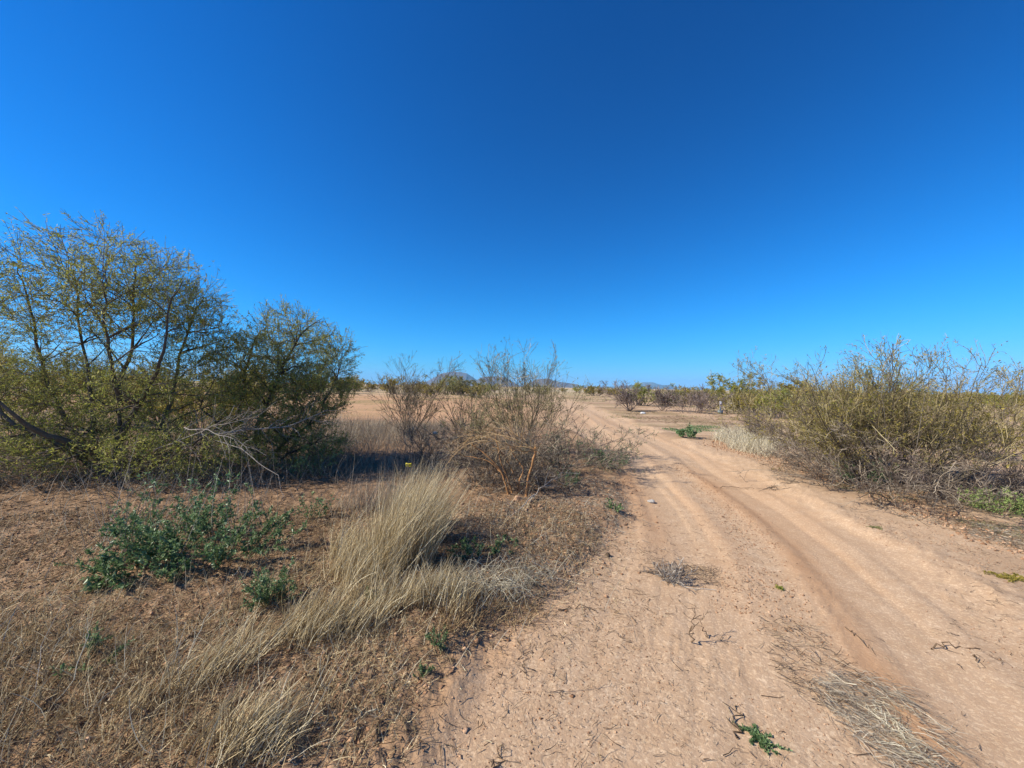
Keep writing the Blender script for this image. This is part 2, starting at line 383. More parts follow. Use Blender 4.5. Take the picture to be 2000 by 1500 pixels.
FEATHER = .13
def scatter_px(n, poly):
    """ground points under an outline given in photograph coordinates, even on the ground"""
    q = np.array([G(*p) for p in poly]); lo = q.min(0); hi = q.max(0); out = []
    tot = 0
    while tot < n:
        p = rng.uniform(lo, hi, size=(n*3, 2)); ins = np.zeros(len(p), bool); j = len(q)-1
        for i in range(len(q)):
            xi, yi = q[i]; xj, yj = q[j]
            cnd = ((yi > p[:, 1]) != (yj > p[:, 1])) & (p[:, 0] < (xj-xi)*(p[:, 1]-yi)/(yj-yi+1e-12)+xi); ins ^= cnd; j = i
        p = p[ins]; out.append(p); tot += len(p)
    out = np.concatenate(out)[:n]; area = .5*abs(np.dot(q[:, 0], np.roll(q[:, 1], 1))-np.dot(q[:, 1], np.roll(q[:, 0], 1)))
    k = FEATHER*math.sqrt(area)
    return out+rng.normal(size=out.shape)*k*rng.random((len(out), 1))**2

# ------------------------------------------------------------------ ground sheet
def build_ground():
    fine = np.radians(np.linspace(-62, 62, 640)); coarse = np.radians(np.linspace(62, 298, 90))[1:-1]
    az = np.concatenate([fine, coarse])
    r = [.25, .5, .75]; 
    while r[-1] < 26: r.append(r[-1]+max(.011, r[-1]*.0115))
    while r[-1] < 16500: r.append(r[-1]*1.055)
    r = np.array(r); A, Rr = np.meshgrid(az, r); X = Rr*np.sin(A); Y = Rr*np.cos(A)
    Z = ground_z(X.ravel(), Y.ravel()).reshape(X.shape)
    nr, na = X.shape
    V = np.stack([X, Y, Z], -1).reshape(-1, 3); idx = np.arange(nr*na).reshape(nr, na); nx = np.roll(idx, -1, 1)
    q = np.stack([idx[:-1], idx[1:], nx[1:], nx[:-1]], -1).reshape(-1, 4)
    b = Buf(); b.add(V, q, 0.0); b.add([[0, 0, gz(0, 0)]], np.zeros((0, 3), int), 0.0)
    c = b.n-1; ring = idx[0]; cap = np.stack([np.full(na, c), ring, np.roll(ring, -1)], 1); b.f.append(cap)
    me = b.mesh('ground', ground_mat(), smooth=True)
    x, y = V[:, 0], V[:, 1]; R_, d, wob, verge, road = masks(x, y)
    near = 1-sst(60, 160, R_)
    bare = np.clip(1-verge, 0, 1)
    right = sst(1.6, 2.6, d)*(y > 0)
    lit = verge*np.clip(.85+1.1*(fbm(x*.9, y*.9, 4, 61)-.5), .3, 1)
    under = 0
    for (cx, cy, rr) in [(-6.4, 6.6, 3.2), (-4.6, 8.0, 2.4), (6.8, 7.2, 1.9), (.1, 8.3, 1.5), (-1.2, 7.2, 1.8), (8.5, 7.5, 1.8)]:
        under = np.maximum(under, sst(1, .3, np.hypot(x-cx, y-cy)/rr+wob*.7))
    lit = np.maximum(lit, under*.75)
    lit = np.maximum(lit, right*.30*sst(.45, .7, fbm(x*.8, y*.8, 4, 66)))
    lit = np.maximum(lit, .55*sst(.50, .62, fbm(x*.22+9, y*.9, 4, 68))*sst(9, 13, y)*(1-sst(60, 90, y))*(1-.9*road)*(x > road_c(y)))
    grn = sst(.49, .66, fbm(x*.22+3, y*.55, 4, 71))*(1-road)*sst(13, 18, R_)*(1-sst(200, 500, R_))*.8
    grn = grn*np.where(y > 30, 1.35, .6)
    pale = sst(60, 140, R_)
    redd = np.clip(rut_red(x, y, d), 0, 1)
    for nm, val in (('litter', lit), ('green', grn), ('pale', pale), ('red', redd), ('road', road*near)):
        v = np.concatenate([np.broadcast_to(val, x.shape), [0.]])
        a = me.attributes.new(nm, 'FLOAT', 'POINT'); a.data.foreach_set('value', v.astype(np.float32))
    o = bpy.data.objects.new('ground', me); COL.objects.link(o); o['kind'] = 'structure'
def rut_red(x, y, d):
    s = np.exp(-((d-.36)/.16)**2)*(y > 1)*(1-sst(6, 10, y))+.7*np.exp(-((d+1.05)/.2)**2)*sst(3, 5, y)*(1-sst(9, 14, y))
    s = s*(.35+fbm(x*2, y*2, 3, 81))+.28*sst(.50, .64, fbm(d*3.2, y*.28, 3, 83))*sst(1.7, 1.2, np.abs(d))*(1-sst(20, 40, y))*sst(2, 5, y)
    field = sst(12, 20, y)*(1-sst(45, 70, y))*sst(6, -2, x)
    e = edge(y)-x
    return s+field*1.1+.75*np.exp(-((e-.02)/.17)**2)*(y < 9)*fbm(x*2, y*2, 3, 85)+.35*(e > .1)*(y < 14)
def ground_mat():
    m = bpy.data.materials.new('desert_soil'); m.use_nodes = True; nt = m.node_tree; N = nt.nodes; Lk = nt.links; N.clear()
    out = N.new('ShaderNodeOutputMaterial'); p = N.new('ShaderNodeBsdfPrincipled'); p.inputs['Roughness'].default_value = .95; p.inputs['Specular IOR Level'].default_value = .1
    Lk.new(p.outputs[0], out.inputs[0]); tc = N.new('ShaderNodeTexCoord')
    def noise(s, det=8, r=.6, sc=None):
        n = N.new('ShaderNodeTexNoise'); n.inputs['Scale'].default_value = s; n.inputs['Detail'].default_value = det; n.inputs['Roughness'].default_value = r
        if sc:
            mp = N.new('ShaderNodeMapping'); mp.inputs['Scale'].default_value = sc; Lk.new(tc.outputs['Object'], mp.inputs[0]); Lk.new(mp.outputs[0], n.inputs['Vector'])
        else: Lk.new(tc.outputs['Object'], n.inputs['Vector'])
        return n.outputs['Fac']
    def ramp(f, a, b, ca=(0, 0, 0), cb=(1, 1, 1)):
        r = N.new('ShaderNodeValToRGB'); r.color_ramp.elements[0].position = a; r.color_ramp.elements[1].position = b
        r.color_ramp.elements[0].color = (*ca, 1); r.color_ramp.elements[1].color = (*cb, 1); Lk.new(f, r.inputs[0]); return r.outputs[0]
    def mix(f, a, b):
        x = N.new('ShaderNodeMix'); x.data_type = 'RGBA'
        if isinstance(f, float): x.inputs[0].default_value = f
        else: Lk.new(f, x.inputs[0])
        for s, v in ((6, a), (7, b)):
            if isinstance(v, tuple): x.inputs[s].default_value = (*v, 1)
            else: Lk.new(v, x.inputs[s])
        return x.outputs[2]
    def mul(a, b):
        x = N.new('ShaderNodeMath'); x.operation = 'MULTIPLY'; x.use_clamp = True; Lk.new(a, x.inputs[0])
        if isinstance(b, float): x.inputs[1].default_value = b
        else: Lk.new(b, x.inputs[1])
        return x.outputs[0]
    def att(n):
        a = N.new('ShaderNodeAttribute'); a.attribute_name = n; return a.outputs['Fac']
    big = noise(.9, 5); mid = noise(6, 8, .65); fin = noise(45, 6, .7); vf = noise(160, 4, .7)
    soil = ramp(mid, .3, .72, (.46, .315, .19), (.62, .465, .315))
    soil = mix(mul(ramp(big, .35, .7), .55), soil, (.56, .39, .245))
    soil = mix(mul(ramp(fin, .52, .72), .3), soil, (.66, .51, .36))
    soil = mix(mul(ramp(fin, .45, .32), .4), soil, (.27, .15, .085))
    soil = mix(mul(att('red'), .75), soil, (.44, .25, .13))
    dk = mix(ramp(fin, .38, .66), (.095, .056, .031), (.35, .215, .12))
    dk = mix(mul(ramp(vf, .55, .7), .6), dk, (.44, .34, .21))
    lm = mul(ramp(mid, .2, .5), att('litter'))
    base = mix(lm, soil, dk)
    gm = mul(ramp(noise(3, 6, .7, (1, 1, 1)), .42, .6), att('green'))
    base = mix(gm, base, mix(ramp(vf, .4, .6), (.10, .11, .035), (.22, .20, .07)))
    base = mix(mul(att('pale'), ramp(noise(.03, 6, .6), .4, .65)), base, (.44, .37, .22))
    Lk.new(base, p.inputs['Base Color'])
    vo = N.new('ShaderNodeTexVoronoi'); vo.inputs['Scale'].default_value = 55; Lk.new(tc.outputs['Object'], vo.inputs['Vector'])
    h = N.new('ShaderNodeMath'); h.operation = 'MULTIPLY_ADD'; Lk.new(fin, h.inputs[0]); h.inputs[1].default_value = .9; Lk.new(vf, h.inputs[2])
    h2 = N.new('ShaderNodeMath'); h2.operation = 'MULTIPLY_ADD'; Lk.new(vo.outputs['Distance'], h2.inputs[0]); h2.inputs[1].default_value = -.5; Lk.new(h.outputs[0], h2.inputs[2])
    b = N.new('ShaderNodeBump'); b.inputs['Strength'].default_value = .55; b.inputs['Distance'].default_value = .009; Lk.new(h2.outputs[0], b.inputs['Height']); Lk.new(b.outputs[0], p.inputs['Normal'])
    return m
build_ground()

# ------------------------------------------------------------------ hills and air
def hill(name, label, prof, Y, depth, m, seed):
    """a ridge: profile of (pixel x, pixel y) at distance Y, rising and falling over its depth"""
    xs = np.array([W(p[0], p[1], Y)[0] for p in prof]); zs = np.array([W(p[0], p[1], Y)[2] for p in prof])
    nx, ny = 260, 40; u = np.linspace(xs[0], xs[-1], nx); z = np.interp(u, xs, zs)
    v = np.linspace(-1, 1, ny); U, Vv = np.meshgrid(u, v); H = np.interp(U, u, np.maximum(z, 0))
    sc = abs(xs[-1]-xs[0])
    rough = fbm(U/sc*26, Vv*5, 5, seed)
    prof_v = np.clip(1-np.abs(Vv), 0, 1)**1.1
    Z = H*prof_v*(1-.55*(1-prof_v)*rough*1.6)*(.98+.04*fbm(U/sc*60, Vv*2, 3, seed+4))-2*(prof_v < .02)
    b = Buf(); V = np.stack([U, Y+Vv*depth, Z-1.0], -1).reshape(-1, 3); i = np.arange(nx*ny).reshape(ny, nx)
    b.add(V, np.stack([i[:-1, :-1], i[:-1, 1:], i[1:, 1:], i[1:, :-1]], -1).reshape(-1, 4), rough.ravel())
    o = b.build(name, m); o['kind'] = 'structure'
hillm = mat('rocky_hill', [(0, (.035, .028, .03)), (.5, (.10, .072, .068)), (1, (.20, .135, .11))], .95)
farm = mat('far_mountain', [(0, (.06, .06, .065)), (1, (.11, .105, .105))], .95)
hill('hill', '', [(800, 757), (825, 749), (848, 737), (862, 729), (878, 725), (898, 725), (912, 728), (922, 735), (934, 744), (955, 749), (975, 754)], 9000, 700, hillm, 3)
hill('hill', '', [(905, 757), (925, 747), (940, 736), (965, 734), (985, 736), (995, 742), (1010, 750), (1020, 756)], 8200, 600, hillm, 8)
hill('hill', '', [(1015, 757), (1035, 747), (1052, 739), (1070, 739), (1085, 744), (1105, 747), (1125, 750), (1145, 757)], 7800, 600, hillm, 13)
hill('mountain', '', [(1080, 758), (1140, 755), (1190, 754.5), (1215, 754), (1240, 751), (1256, 746), (1275, 746), (1285, 750), (1294, 751.5), (1306, 751.5), (1320, 755), (1338, 758), (1350, 756), (1362, 755), (1385, 759), (1410, 762.5), (1450, 763)], 15000, 1500, farm, 21)

hz = bpy.data.materials.new('haze_air'); hz.use_nodes = True; nt = hz.node_tree; nt.nodes.clear()
ho = nt.nodes.new('ShaderNodeOutputMaterial'); pv = nt.nodes.new('ShaderNodeVolumePrincipled')
pv.inputs['Color'].default_value = (.34, .70, 1.0, 1); pv.inputs['Density'].default_value = 6.0e-5; pv.inputs['Anisotropy'].default_value = 0.0
nt.links.new(pv.outputs[0], ho.inputs['Volume'])
S = 17500.0; zb, zt = -6.0, 390.0
hb = Buf(); hb.add([[x, y, z] for x in (-S, S) for y in (-S, S) for z in (zb, zt)],
    [[0, 1, 3, 2], [4, 6, 7, 5], [0, 4, 5, 1], [2, 3, 7, 6], [0, 2, 6, 4], [1, 5, 7, 3]], 0.0)
hob = hb.build('haze', hz); hob['kind'] = 'stuff'; hob['label'] = 'thin pale blue air over the desert'

# ------------------------------------------------------------------ trees on the left
def L(pts, r0, r1): return ([W(*p) for p in pts], r0, r1)
b0 = (W(232, 935, 6.5)); B = (b0[0], b0[1], gz(b0[0], b0[1]))
limbs = [
    L([(232, 942, 6.5), (233, 890, 6.5), (234, 830, 6.5), (236, 770, 6.5)], .10, .045),
    L([(236, 775, 6.5), (228, 745, 6.6), (252, 700, 6.7), (262, 640, 6.8), (262, 560, 6.9), (268, 500, 7.0)], .042, .010),
    L([(235, 860, 6.5), (262, 800, 6.3), (300, 750, 6.2), (318, 690, 6.0), (330, 600, 6.0), (362, 545, 6.0)], .045, .009),
    L([(250, 930, 6.6), (300, 850, 6.9), (338, 780, 7.1), (350, 700, 7.3), (390, 600, 7.4), (415, 585, 7.5)], .05, .009),
    L([(215, 935, 6.5), (190, 885, 6.3), (110, 858, 5.9), (50, 832, 5.6), (0, 790, 5.4), (-90, 740, 5.2)], .075, .02),
    L([(225, 930, 6.5), (185, 860, 6.6), (182, 780, 6.7), (160, 680, 6.8), (150, 560, 6.9), (128, 510, 6.9)], .045, .010),
    L([(222, 930, 6.5), (150, 850, 6.9), (90, 740, 7.2), (70, 640, 7.3), (40, 540, 7.4), (25, 510, 7.4)], .045, .010),
    L([(210, 935, 6.5), (120, 870, 6.2), (20, 820, 6.1), (-80, 720, 6.0), (-120, 600, 6.0)], .045, .012),
    L([(250, 925, 6.5), (330, 890, 6.2), (400, 850, 6.1), (470, 815, 6.2)], .04, .010),
    L([(236, 790, 6.5), (215, 700, 6.2), (205, 600, 6.0), (210, 520, 5.9)], .035, .009),
]
def E(px, py, Y, rx, ry, rz, w=None):
    c = W(px, py, Y); return ((c[0], c[1], c[2]), (rx, ry, rz)) + ((w,) if w else ())
crown('mesquite_tree', 'tallest olive-green tree at the left edge, dark forked trunk, airy crown', 'tree', B, limbs,
    [E(60, 600, 6.8, 1.5, 1.5, 1.25, 3), E(200, 550, 6.7, 1.1, 1.3, 1.0, 3), E(310, 580, 6.6, .8, 1.2, .85, 2), E(385, 640, 7.0, .6, 1.0, .75, 1.6), E(110, 780, 6.9, 1.6, 1.2, .8, 2.4),
     E(330, 760, 6.6, 1.05, 1.2, .75, 1.6), E(-120, 700, 6.4, 1.2, 1.4, 1.5, 2), E(60, 890, 6.0, 1.4, .8, .42, 1.6), E(340, 880, 6.1, 1.1, .8, .42, 1.8), E(220, 840, 6.8, 1.3, 1.0, .6, 1.6)],
    n=(150, 850, 4600, 14000), nl=82000)
b1 = W(505, 905, 8.0); B1 = (b1[0], b1[1], gz(b1[0], b1[1]))
crown('mesquite_tree', 'shorter olive-green thorn tree to the right of the tallest tree, low twigs sweeping the ground', 'tree', B1, [
    L([(505, 915, 8.0), (505, 840, 8.0), (520, 790, 7.9), (556, 710, 7.8), (590, 650, 7.8), (628, 622, 7.8)], .055, .008),
    L([(500, 910, 8.0), (470, 820, 8.1), (478, 740, 8.2), (500, 660, 8.3), (530, 640, 8.4)], .045, .008),
    L([(508, 912, 8.0), (560, 860, 7.8), (620, 810, 7.7), (660, 740, 7.7)], .045, .009),
    L([(495, 912, 8.0), (440, 850, 7.6), (400, 800, 7.3), (380, 760, 7.2)], .04, .009),
    L([(500, 912, 8.0), (440, 810, 8.5), (430, 720, 8.8)], .04, .009),
    L([(510, 912, 8.0), (580, 880, 7.4), (640, 850, 7.2)], .035, .009)],
    [E(570, 680, 8.0, .85, 1.1, .85, 2.4), E(480, 720, 8.2, .9, 1.1, .8, 2.2), E(620, 760, 7.8, .75, 1.0, .6, 1.7), E(540, 800, 7.8, 1.3, 1.1, .6, 2.4), E(560, 870, 7.4, 1.2, .8, .42, 2.0), E(655, 690, 7.9, .4, .6, .5, .5)],
    n=(110, 560, 3000, 9500), nl=56000)
# shrubs behind them
for px, py, Y, H, lab in [(40, 0, 12.5, 2.5, 'yellow-olive shrub behind the tallest tree at the left picture edge'), (190, 0, 14, 2.3, 'yellow-olive shrub seen through the trunk fork of the tallest tree'),
                          (330, 0, 13, 2.2, 'yellow-olive shrub seen behind the gap between the two left trees'), (480, 0, 16, 2.3, 'yellow-olive shrub behind the shorter left tree'), (415, 0, 11, 1.9, 'low yellow-olive shrub filling the gap low between the two left trees'),
                          (-120, 0, 10, 2.5, 'yellow-olive shrub cut by the left picture edge')]:
    x = (px-1000)/F_PX*Y
    fan('desert_shrub', lab, 'shrub', x, Y, 16, H*.85, (10, 62), .02, (110, 560, 1900), 7000, 'yleaf', 'greentwig', up=.06, wander=.12, lsz=(.06, .10), lw=(.016, .026), base_r=.4, twr=.004)

# grey dead branches lying at the foot of the trees
def dead_branch(name, label, pts, r, n, m='greytwig', cat='dead branch', k2=2, LL=(.15, .5)):
    pts = np.array(pts, float); z = gz(pts[0][0], pts[0][1]); o = thing(name, label, cat, tuple(pts[0]))
    s = np.linspace(0, len(pts)-1, 12); k = np.minimum(s.astype(int), len(pts)-2); f = (s-k)[:, None]
    Q = (pts[k]*(1-f)+pts[k+1]*f); Q[1:-1] += rng.normal(size=(10, 3))*.012
    R = np.linspace(r, r*.25, 12); b = Buf(); tubes(b, Q[None], R[None], 5, .6)
    if n >= 8: b.build('stem', M[m], o)
    if n:
        c = Buf() if n >= 8 else b; P1, R1 = offshoot(Q[None], R[None], n, .25, 1, (20, 55), LL, 6, .14, .0, .6, .002); P1 = kfix(P1); tubes(c, P1, R1, 3, rng.random(n))
        P2, R2 = offshoot(P1, R1, n*k2, .2, 1, (20, 60), (LL[0]*.4, LL[1]*.5), 4, .18, .0, .6, .0015); P2 = kfix(P2); tubes(c, P2, R2, 2, rng.random(n*k2)); c.build('twigs' if n >= 8 else 'stem', M[m], o)
    else: b.build('stem', M[m], o)
    return o
dead_branch('dead_branch', 'bleached bare branch sweeping right from the foot of the tallest tree', [W(300, 880, 6.0), W(350, 860, 5.8), W(420, 830, 5.7), W(500, 815, 5.8)], .011, 22, LL=(.3, .8))
dead_branch('dead_branch', 'pale hanging dead twigs in front of the two left trees', [W(360, 835, 5.6), W(400, 840, 5.4), W(450, 855, 5.3), W(520, 890, 5.2)], .008, 20, LL=(.25, .6))
dead_branch('dead_branch', 'grey dead limb low under the shorter left tree', [W(390, 850, 6.4), W(470, 840, 6.5), W(560, 835, 6.6), W(640, 800, 6.7)], .02, 22, LL=(.3, .8))
dead_branch('dead_branch', 'long thin arching twig at the right foot of the shorter left tree', [W(420, 860, 6.0), W(480, 880, 5.8), W(545, 935, 5.6), W(560, 985, 5.4)], .008, 10, LL=(.2, .5))

# low tangle of dead stuff under the trees (uncountable)
def tangle(name, label, poly, n, H, m, kind='stuff', hs=(.15, .5), wd=.005, K=5, curl=.9, lean=(.2, 0)):
    b = Buf(); xy = scatter_px(n, poly); blades(b, xy, rng.uniform(hs[0], hs[1], n), lean, wd, curl=curl, K=K, spread=.7, sides=3 if wd > .006 else 2)
    o = b.build(name, M[m]); tag(o, label, None, None, kind); return o
tangle('dead_undergrowth', 'tangle of dead grey stalks in the shade under the left trees', [(-200, 960), (250, 985), (520, 960), (700, 930), (700, 850), (300, 860), (-200, 900)], 8000, 0, 'gstraw', hs=(.12, .62), wd=.007, K=3)

# ------------------------------------------------------------------ shrubs in the middle
x, y = (800-1000)/F_PX*12.0, 12.0
fan('bare_shrub', 'bare brown fan-shaped shrub left of the tall sparse shrub, before the orange field', 'shrub', x, y, 26, 1.95, (5, 62), .012, (130, 560, 1500), 900, 'sleaf', 'twig', up=.055, wander=.09, lsz=(.03, .06), lw=(.01, .018), twr=.0032)
fan('bare_shrub', 'small bare brown shrub between the fan-shaped shrub and the tall sparse shrub', 'shrub', -1.35, 11.3, 14, 1.35, (8, 60), .014, (80, 360, 900), 900, 'sleaf', 'twig', up=.05, wander=.1, lsz=(.03, .06), lw=(.01, .016), twr=.003)
fan('sparse_shrub', 'tall sparse airy shrub in the picture centre with tiny grey-green leaves against the sky', 'shrub', .35, 9.6, 28, 2.05, (3, 50), .010, (200, 850, 2300), 3800, 'sleaf', 'greentwig', up=.06, wander=.10, lsz=(.025, .05), lw=(.01, .018), base_r=.35, twr=.0026, lean=(.05, 0))
fan('sparse_shrub', 'lower leafy half of a shrub to the left of the tall sparse shrub', 'shrub', -.75, 9.0, 15, 1.25, (10, 62), .009, (90, 380, 900), 1800, 'sleaf', 'greentwig', up=.04, wander=.12, lsz=(.025, .05), lw=(.01, .018), base_r=.3, twr=.0026)
# dense dead bush behind the broken shrub
fan('dead_bush', 'dense grey-brown dead bush behind the broken orange stems', 'shrub', -.05, 7.35, 44, .82, (15, 72), .006, (340, 1900, 5200), 900, 'sleaf', 'darktwig', 'darktwig', up=.0, wander=.16, lsz=(.02, .04), lw=(.006, .012), base_r=.75, ang=(20, 70), twr=.0026)
fan('dead_bush', 'grey twiggy bush with few leaves at the track edge right of the broken stems', 'shrub', 1.15, 8.2, 34, .80, (20, 78), .008, (220, 1000, 2600), 3500, 'bweed', 'darktwig', 'darktwig', up=.01, wander=.16, lsz=(.02, .04), lw=(.006, .013), base_r=.9, ang=(20, 65), twr=.0024)
fan('dead_bush', 'grey dead bush leaning over the shaded grass left of the broken stems', 'shrub', -1.5, 8.3, 26, .75, (20, 75), .008, (180, 700, 1800), 300, 'sleaf', 'darktwig', 'darktwig', up=.01, wander=.16, lsz=(.02, .04), lw=(.006, .012), base_r=.7, ang=(20, 65), twr=.0024)

x_, y_ = G(955, 958); fan('dead_bush', 'low dark tangle of dead twigs at the left foot of the broken orange stems', 'shrub', x_, y_, 40, .42, (10, 80), .004, (220, 800, 1500), 0, 'sleaf', 'darktwig', 'darktwig', up=0, wander=.2, base_r=.32, ang=(20, 70), twr=.0018)
x_, y_ = G(1075, 962); fan('dead_bush', 'low dark tangle of dead twigs at the right foot of the broken orange stems', 'shrub', x_, y_, 34, .36, (10, 80), .004, (200, 700, 1300), 0, 'sleaf', 'darktwig', 'darktwig', up=0, wander=.2, base_r=.30, ang=(20, 70), twr=.0018)
x_, y_ = G(1010, 935); fan('dead_bush', 'dark dense brush right behind the broken orange stems', 'shrub', x_, y_, 44, .62, (5, 70), .005, (260, 1100, 2200), 0, 'sleaf', 'darktwig', 'darktwig', up=0, wander=.2, base_r=.42, ang=(20, 70), twr=.002)
# broken shrub
def broken():
    bx, by = G(1015, 975); o = thing('broken_shrub', 'snapped shrub with stripped orange-brown stems and a splintered bright break on top', 'shrub', (bx, by, gz(bx, by)))
    Y = by
    def line(pts, K=14):
        pts = np.array([W(a, b, Y+c) for a, b, c in pts]); s = np.linspace(0, len(pts)-1, K); k = np.minimum(s.astype(int), len(pts)-2); f = (s-k)[:, None]
        pm = np.vstack([2*pts[0]-pts[1], pts, 2*pts[-1]-pts[-2]]); a, bb, c, d = pm[k], pm[k+1], pm[k+2], pm[k+3]
        return .5*((2*bb)+(-a+c)*f+(2*a-5*bb+4*c-d)*f**2+(-a+3*bb-3*c+d)*f**3)+rng.normal(size=(K, 3))*.004
    stems = [([(995, 972, 0), (986, 940, 0), (976, 916, 0), (950, 888, 0), (922, 868, .05)], .021, .009), ([(1028, 982, -.05), (1030, 945, -.05), (1040, 905, -.05), (1046, 880, -.05)], .020, .017),
             ([(1012, 968, .05), (1016, 935, .05), (1022, 915, .05), (1004, 890, .1), (995, 868, .15)], .017, .007), ([(1000, 965, .1), (990, 930, .15), (978, 900, .15), (972, 872, .2), (966, 845, .25)], .014, .006),
             ([(985, 930, 0), (960, 905, .1), (935, 895, .15), (900, 890, .2)], .010, .004), ([(1015, 960, .1), (1000, 920, .2), (985, 890, .2), (960, 868, .25)], .011, .005)]
    for pts, r0, r1 in stems:
        b = Buf(); Q = line(pts); tubes(b, Q[None], np.linspace(r0, r1, 14)[None]*(1+.12*rng.normal(size=(1, 14))), 8, .35); b.build('stem', M['orangewood'], o, smooth=True)
    b = Buf()      # splinters at the break
    tip = np.array(W(1046, 880, Y-.05)); n = 16
    D = np.stack([rng.normal(-.5, .5, n), rng.normal(0, .4, n), rng.normal(.4, .45, n)], 1)
    P, R = grow(tip+rng.normal(size=(n, 3))*.012, D, rng.uniform(.04, .12, n), np.full(n, .008), np.full(n, .0012), 3, .1, 0); tubes(b, P, R, 4, .95); b.build('break', M['orangewood'], o)
    b = Buf()      # boughs lying over to the left
    boughs = []
    for pts in [[(1046, 880, -.05), (1025, 872, -.05), (1000, 872, -.02), (965, 858, 0), (930, 850, .1)], [(1046, 878, -.05), (1015, 862, 0), (980, 850, .1), (940, 852, .1), (905, 872, .1)],
                [(1044, 880, -.05), (1020, 882, 0), (990, 876, 0), (960, 880, 0)], [(1040, 876, 0), (1010, 850, .1), (985, 838, .2), (965, 836, .3)], [(966, 862, 0), (930, 862, 0), (895, 880, 0), (870, 910, 0)],
                [(985, 870, 0), (950, 852, .1), (915, 858, .1), (880, 890, .1)], [(1000, 860, .2), (960, 842, .3), (920, 842, .3), (880, 868, .3)]]:
        boughs.append(line(pts, 10))
    Pb = np.array(boughs); Rb = np.broadcast_to(np.linspace(.009, .003, 10), (len(Pb), 10)); tubes(b, Pb, Rb, 5, rng.uniform(.3, .7, len(Pb)))
    P1, R1 = offshoot(Pb, Rb, 90, .1, 1, (15, 65), (.15, .5), 7, .15, .02, .6, .002); P1 = kfix(P1); tubes(b, P1, R1, 4, rng.uniform(.2, .9, len(P1)))
    P2, R2 = offshoot(P1, R1, 380, .1, 1, (15, 60), (.08, .28), 5, .18, .0, .6, .0015); P2 = kfix(P2); tubes(b, P2, R2, 3, rng.uniform(.2, 1, len(P2)))
    b.build('fallen_boughs', mat('dry_orange_twig', [(0, (.16, .09, .045)), (.5, (.36, .23, .11)), (1, (.58, .44, .25))], .8), o)
broken()
for lab, pts in [('white-grey bare branch lying right of the broken orange stems', [W(1035, 978, 5.5), W(1060, 950, 5.6), W(1085, 932, 5.8), W(1110, 918, 6.0)]),
                 ('pale bare branch pointing from the broken stems towards the camera', [W(1045, 965, 5.6), W(1020, 990, 5.1), W(995, 1015, 4.8), W(975, 1035, 4.5)])]:
    dead_branch('dead_branch', lab, pts, .009, 16, LL=(.15, .45))

# ------------------------------------------------------------------ shrubs on the right
cr = (6.75, 7.1)
o = fan('desert_shrub', 'big olive-yellow shrub at the right with a dense grey twiggy skirt', 'shrub', cr[0], cr[1], 70, 2.0, (0, 62), .010, (440, 2100, 7000), 19000, 'yleaf', 'greentwig', 'bark', up=.045, wander=.11, lsz=(.03, .055), lw=(.009, .015), base_r=.75, twr=.0026, lt=(0, 1), lf=.3)
fan('dead_bush', 'grey-brown tangled dead brush along the foot of the big right shrub', 'shrub', 6.5, 6.55, 80, .95, (25, 84), .008, (520, 2600, 7500), 0, 'yleaf', 'darktwig', 'darktwig', up=.0, wander=.18, base_r=1.35, ang=(20, 70), twr=.0024)
fan('dead_bush', 'dark tangled dead brush under the right end of the big right shrub', 'shrub', 8.0, 6.9, 40, .8, (25, 84), .009, (300, 1200, 3200), 0, 'yleaf', 'purpletwig', 'purpletwig', up=.0, wander=.18, base_r=1.2, ang=(20, 70), twr=.0026)
fan('desert_shrub', 'rusty olive shrub adjoining the left side of the big right shrub', 'shrub', 7.75, 9.6, 30, 1.3, (5, 52), .009, (260, 1300, 4000), 9000, 'yleaf', 'purpletwig', 'bark', up=.03, wander=.11, lsz=(.03, .055), lw=(.009, .015), base_r=.7, twr=.003, lf=.4, lean=(-.15, 0))
fan('desert_shrub', 'tall thin-stemmed shrub rising at the back of the big right shrub', 'shrub', 7.4, 8.0, 34, 1.9, (2, 50), .010, (220, 1000, 3200), 8000, 'leaf', 'greentwig', up=.06, wander=.1, lsz=(.03, .055), lw=(.009, .015), base_r=.7, twr=.0028)
fan('desert_shrub', 'olive shrub cut by the right picture edge', 'shrub', 12.1, 9.6, 34, 1.35, (5, 66), .016, (220, 1100, 3400), 13000, 'yleaf', 'greentwig', up=.04, wander=.11, lsz=(.035, .06), lw=(.011, .017), base_r=.7, twr=.003)
fan('desert_shrub', 'dull olive shrub seen behind the big right shrub', 'shrub', 11.2, 13.5, 30, 1.5, (5, 64), .016, (180, 800, 2400), 9000, 'yleaf', 'purpletwig', up=.04, wander=.11, lsz=(.045, .08), lw=(.014, .022), base_r=.8, twr=.004)
x, y = G(1475, 858)
fan('bare_shrub', 'small bare dark shrub standing in the pale grass at the track side', 'shrub', x, y, 12, 1.15, (5, 58), .010, (70, 260, 600), 300, 'yleaf', 'purpletwig', up=.03, wander=.1, lean=(-.1, 0), lsz=(.03, .05), twr=.003)
fan('bare_shrub', 'low rusty bare shrub between the pale grass and the big right shrub', 'shrub', 7.6, 11.6, 14, 1.0, (10, 60), .009, (80, 340, 800), 700, 'yleaf', 'purpletwig', up=.03, wander=.1, lsz=(.03, .05), lw=(.009, .015), base_r=.4, twr=.003)
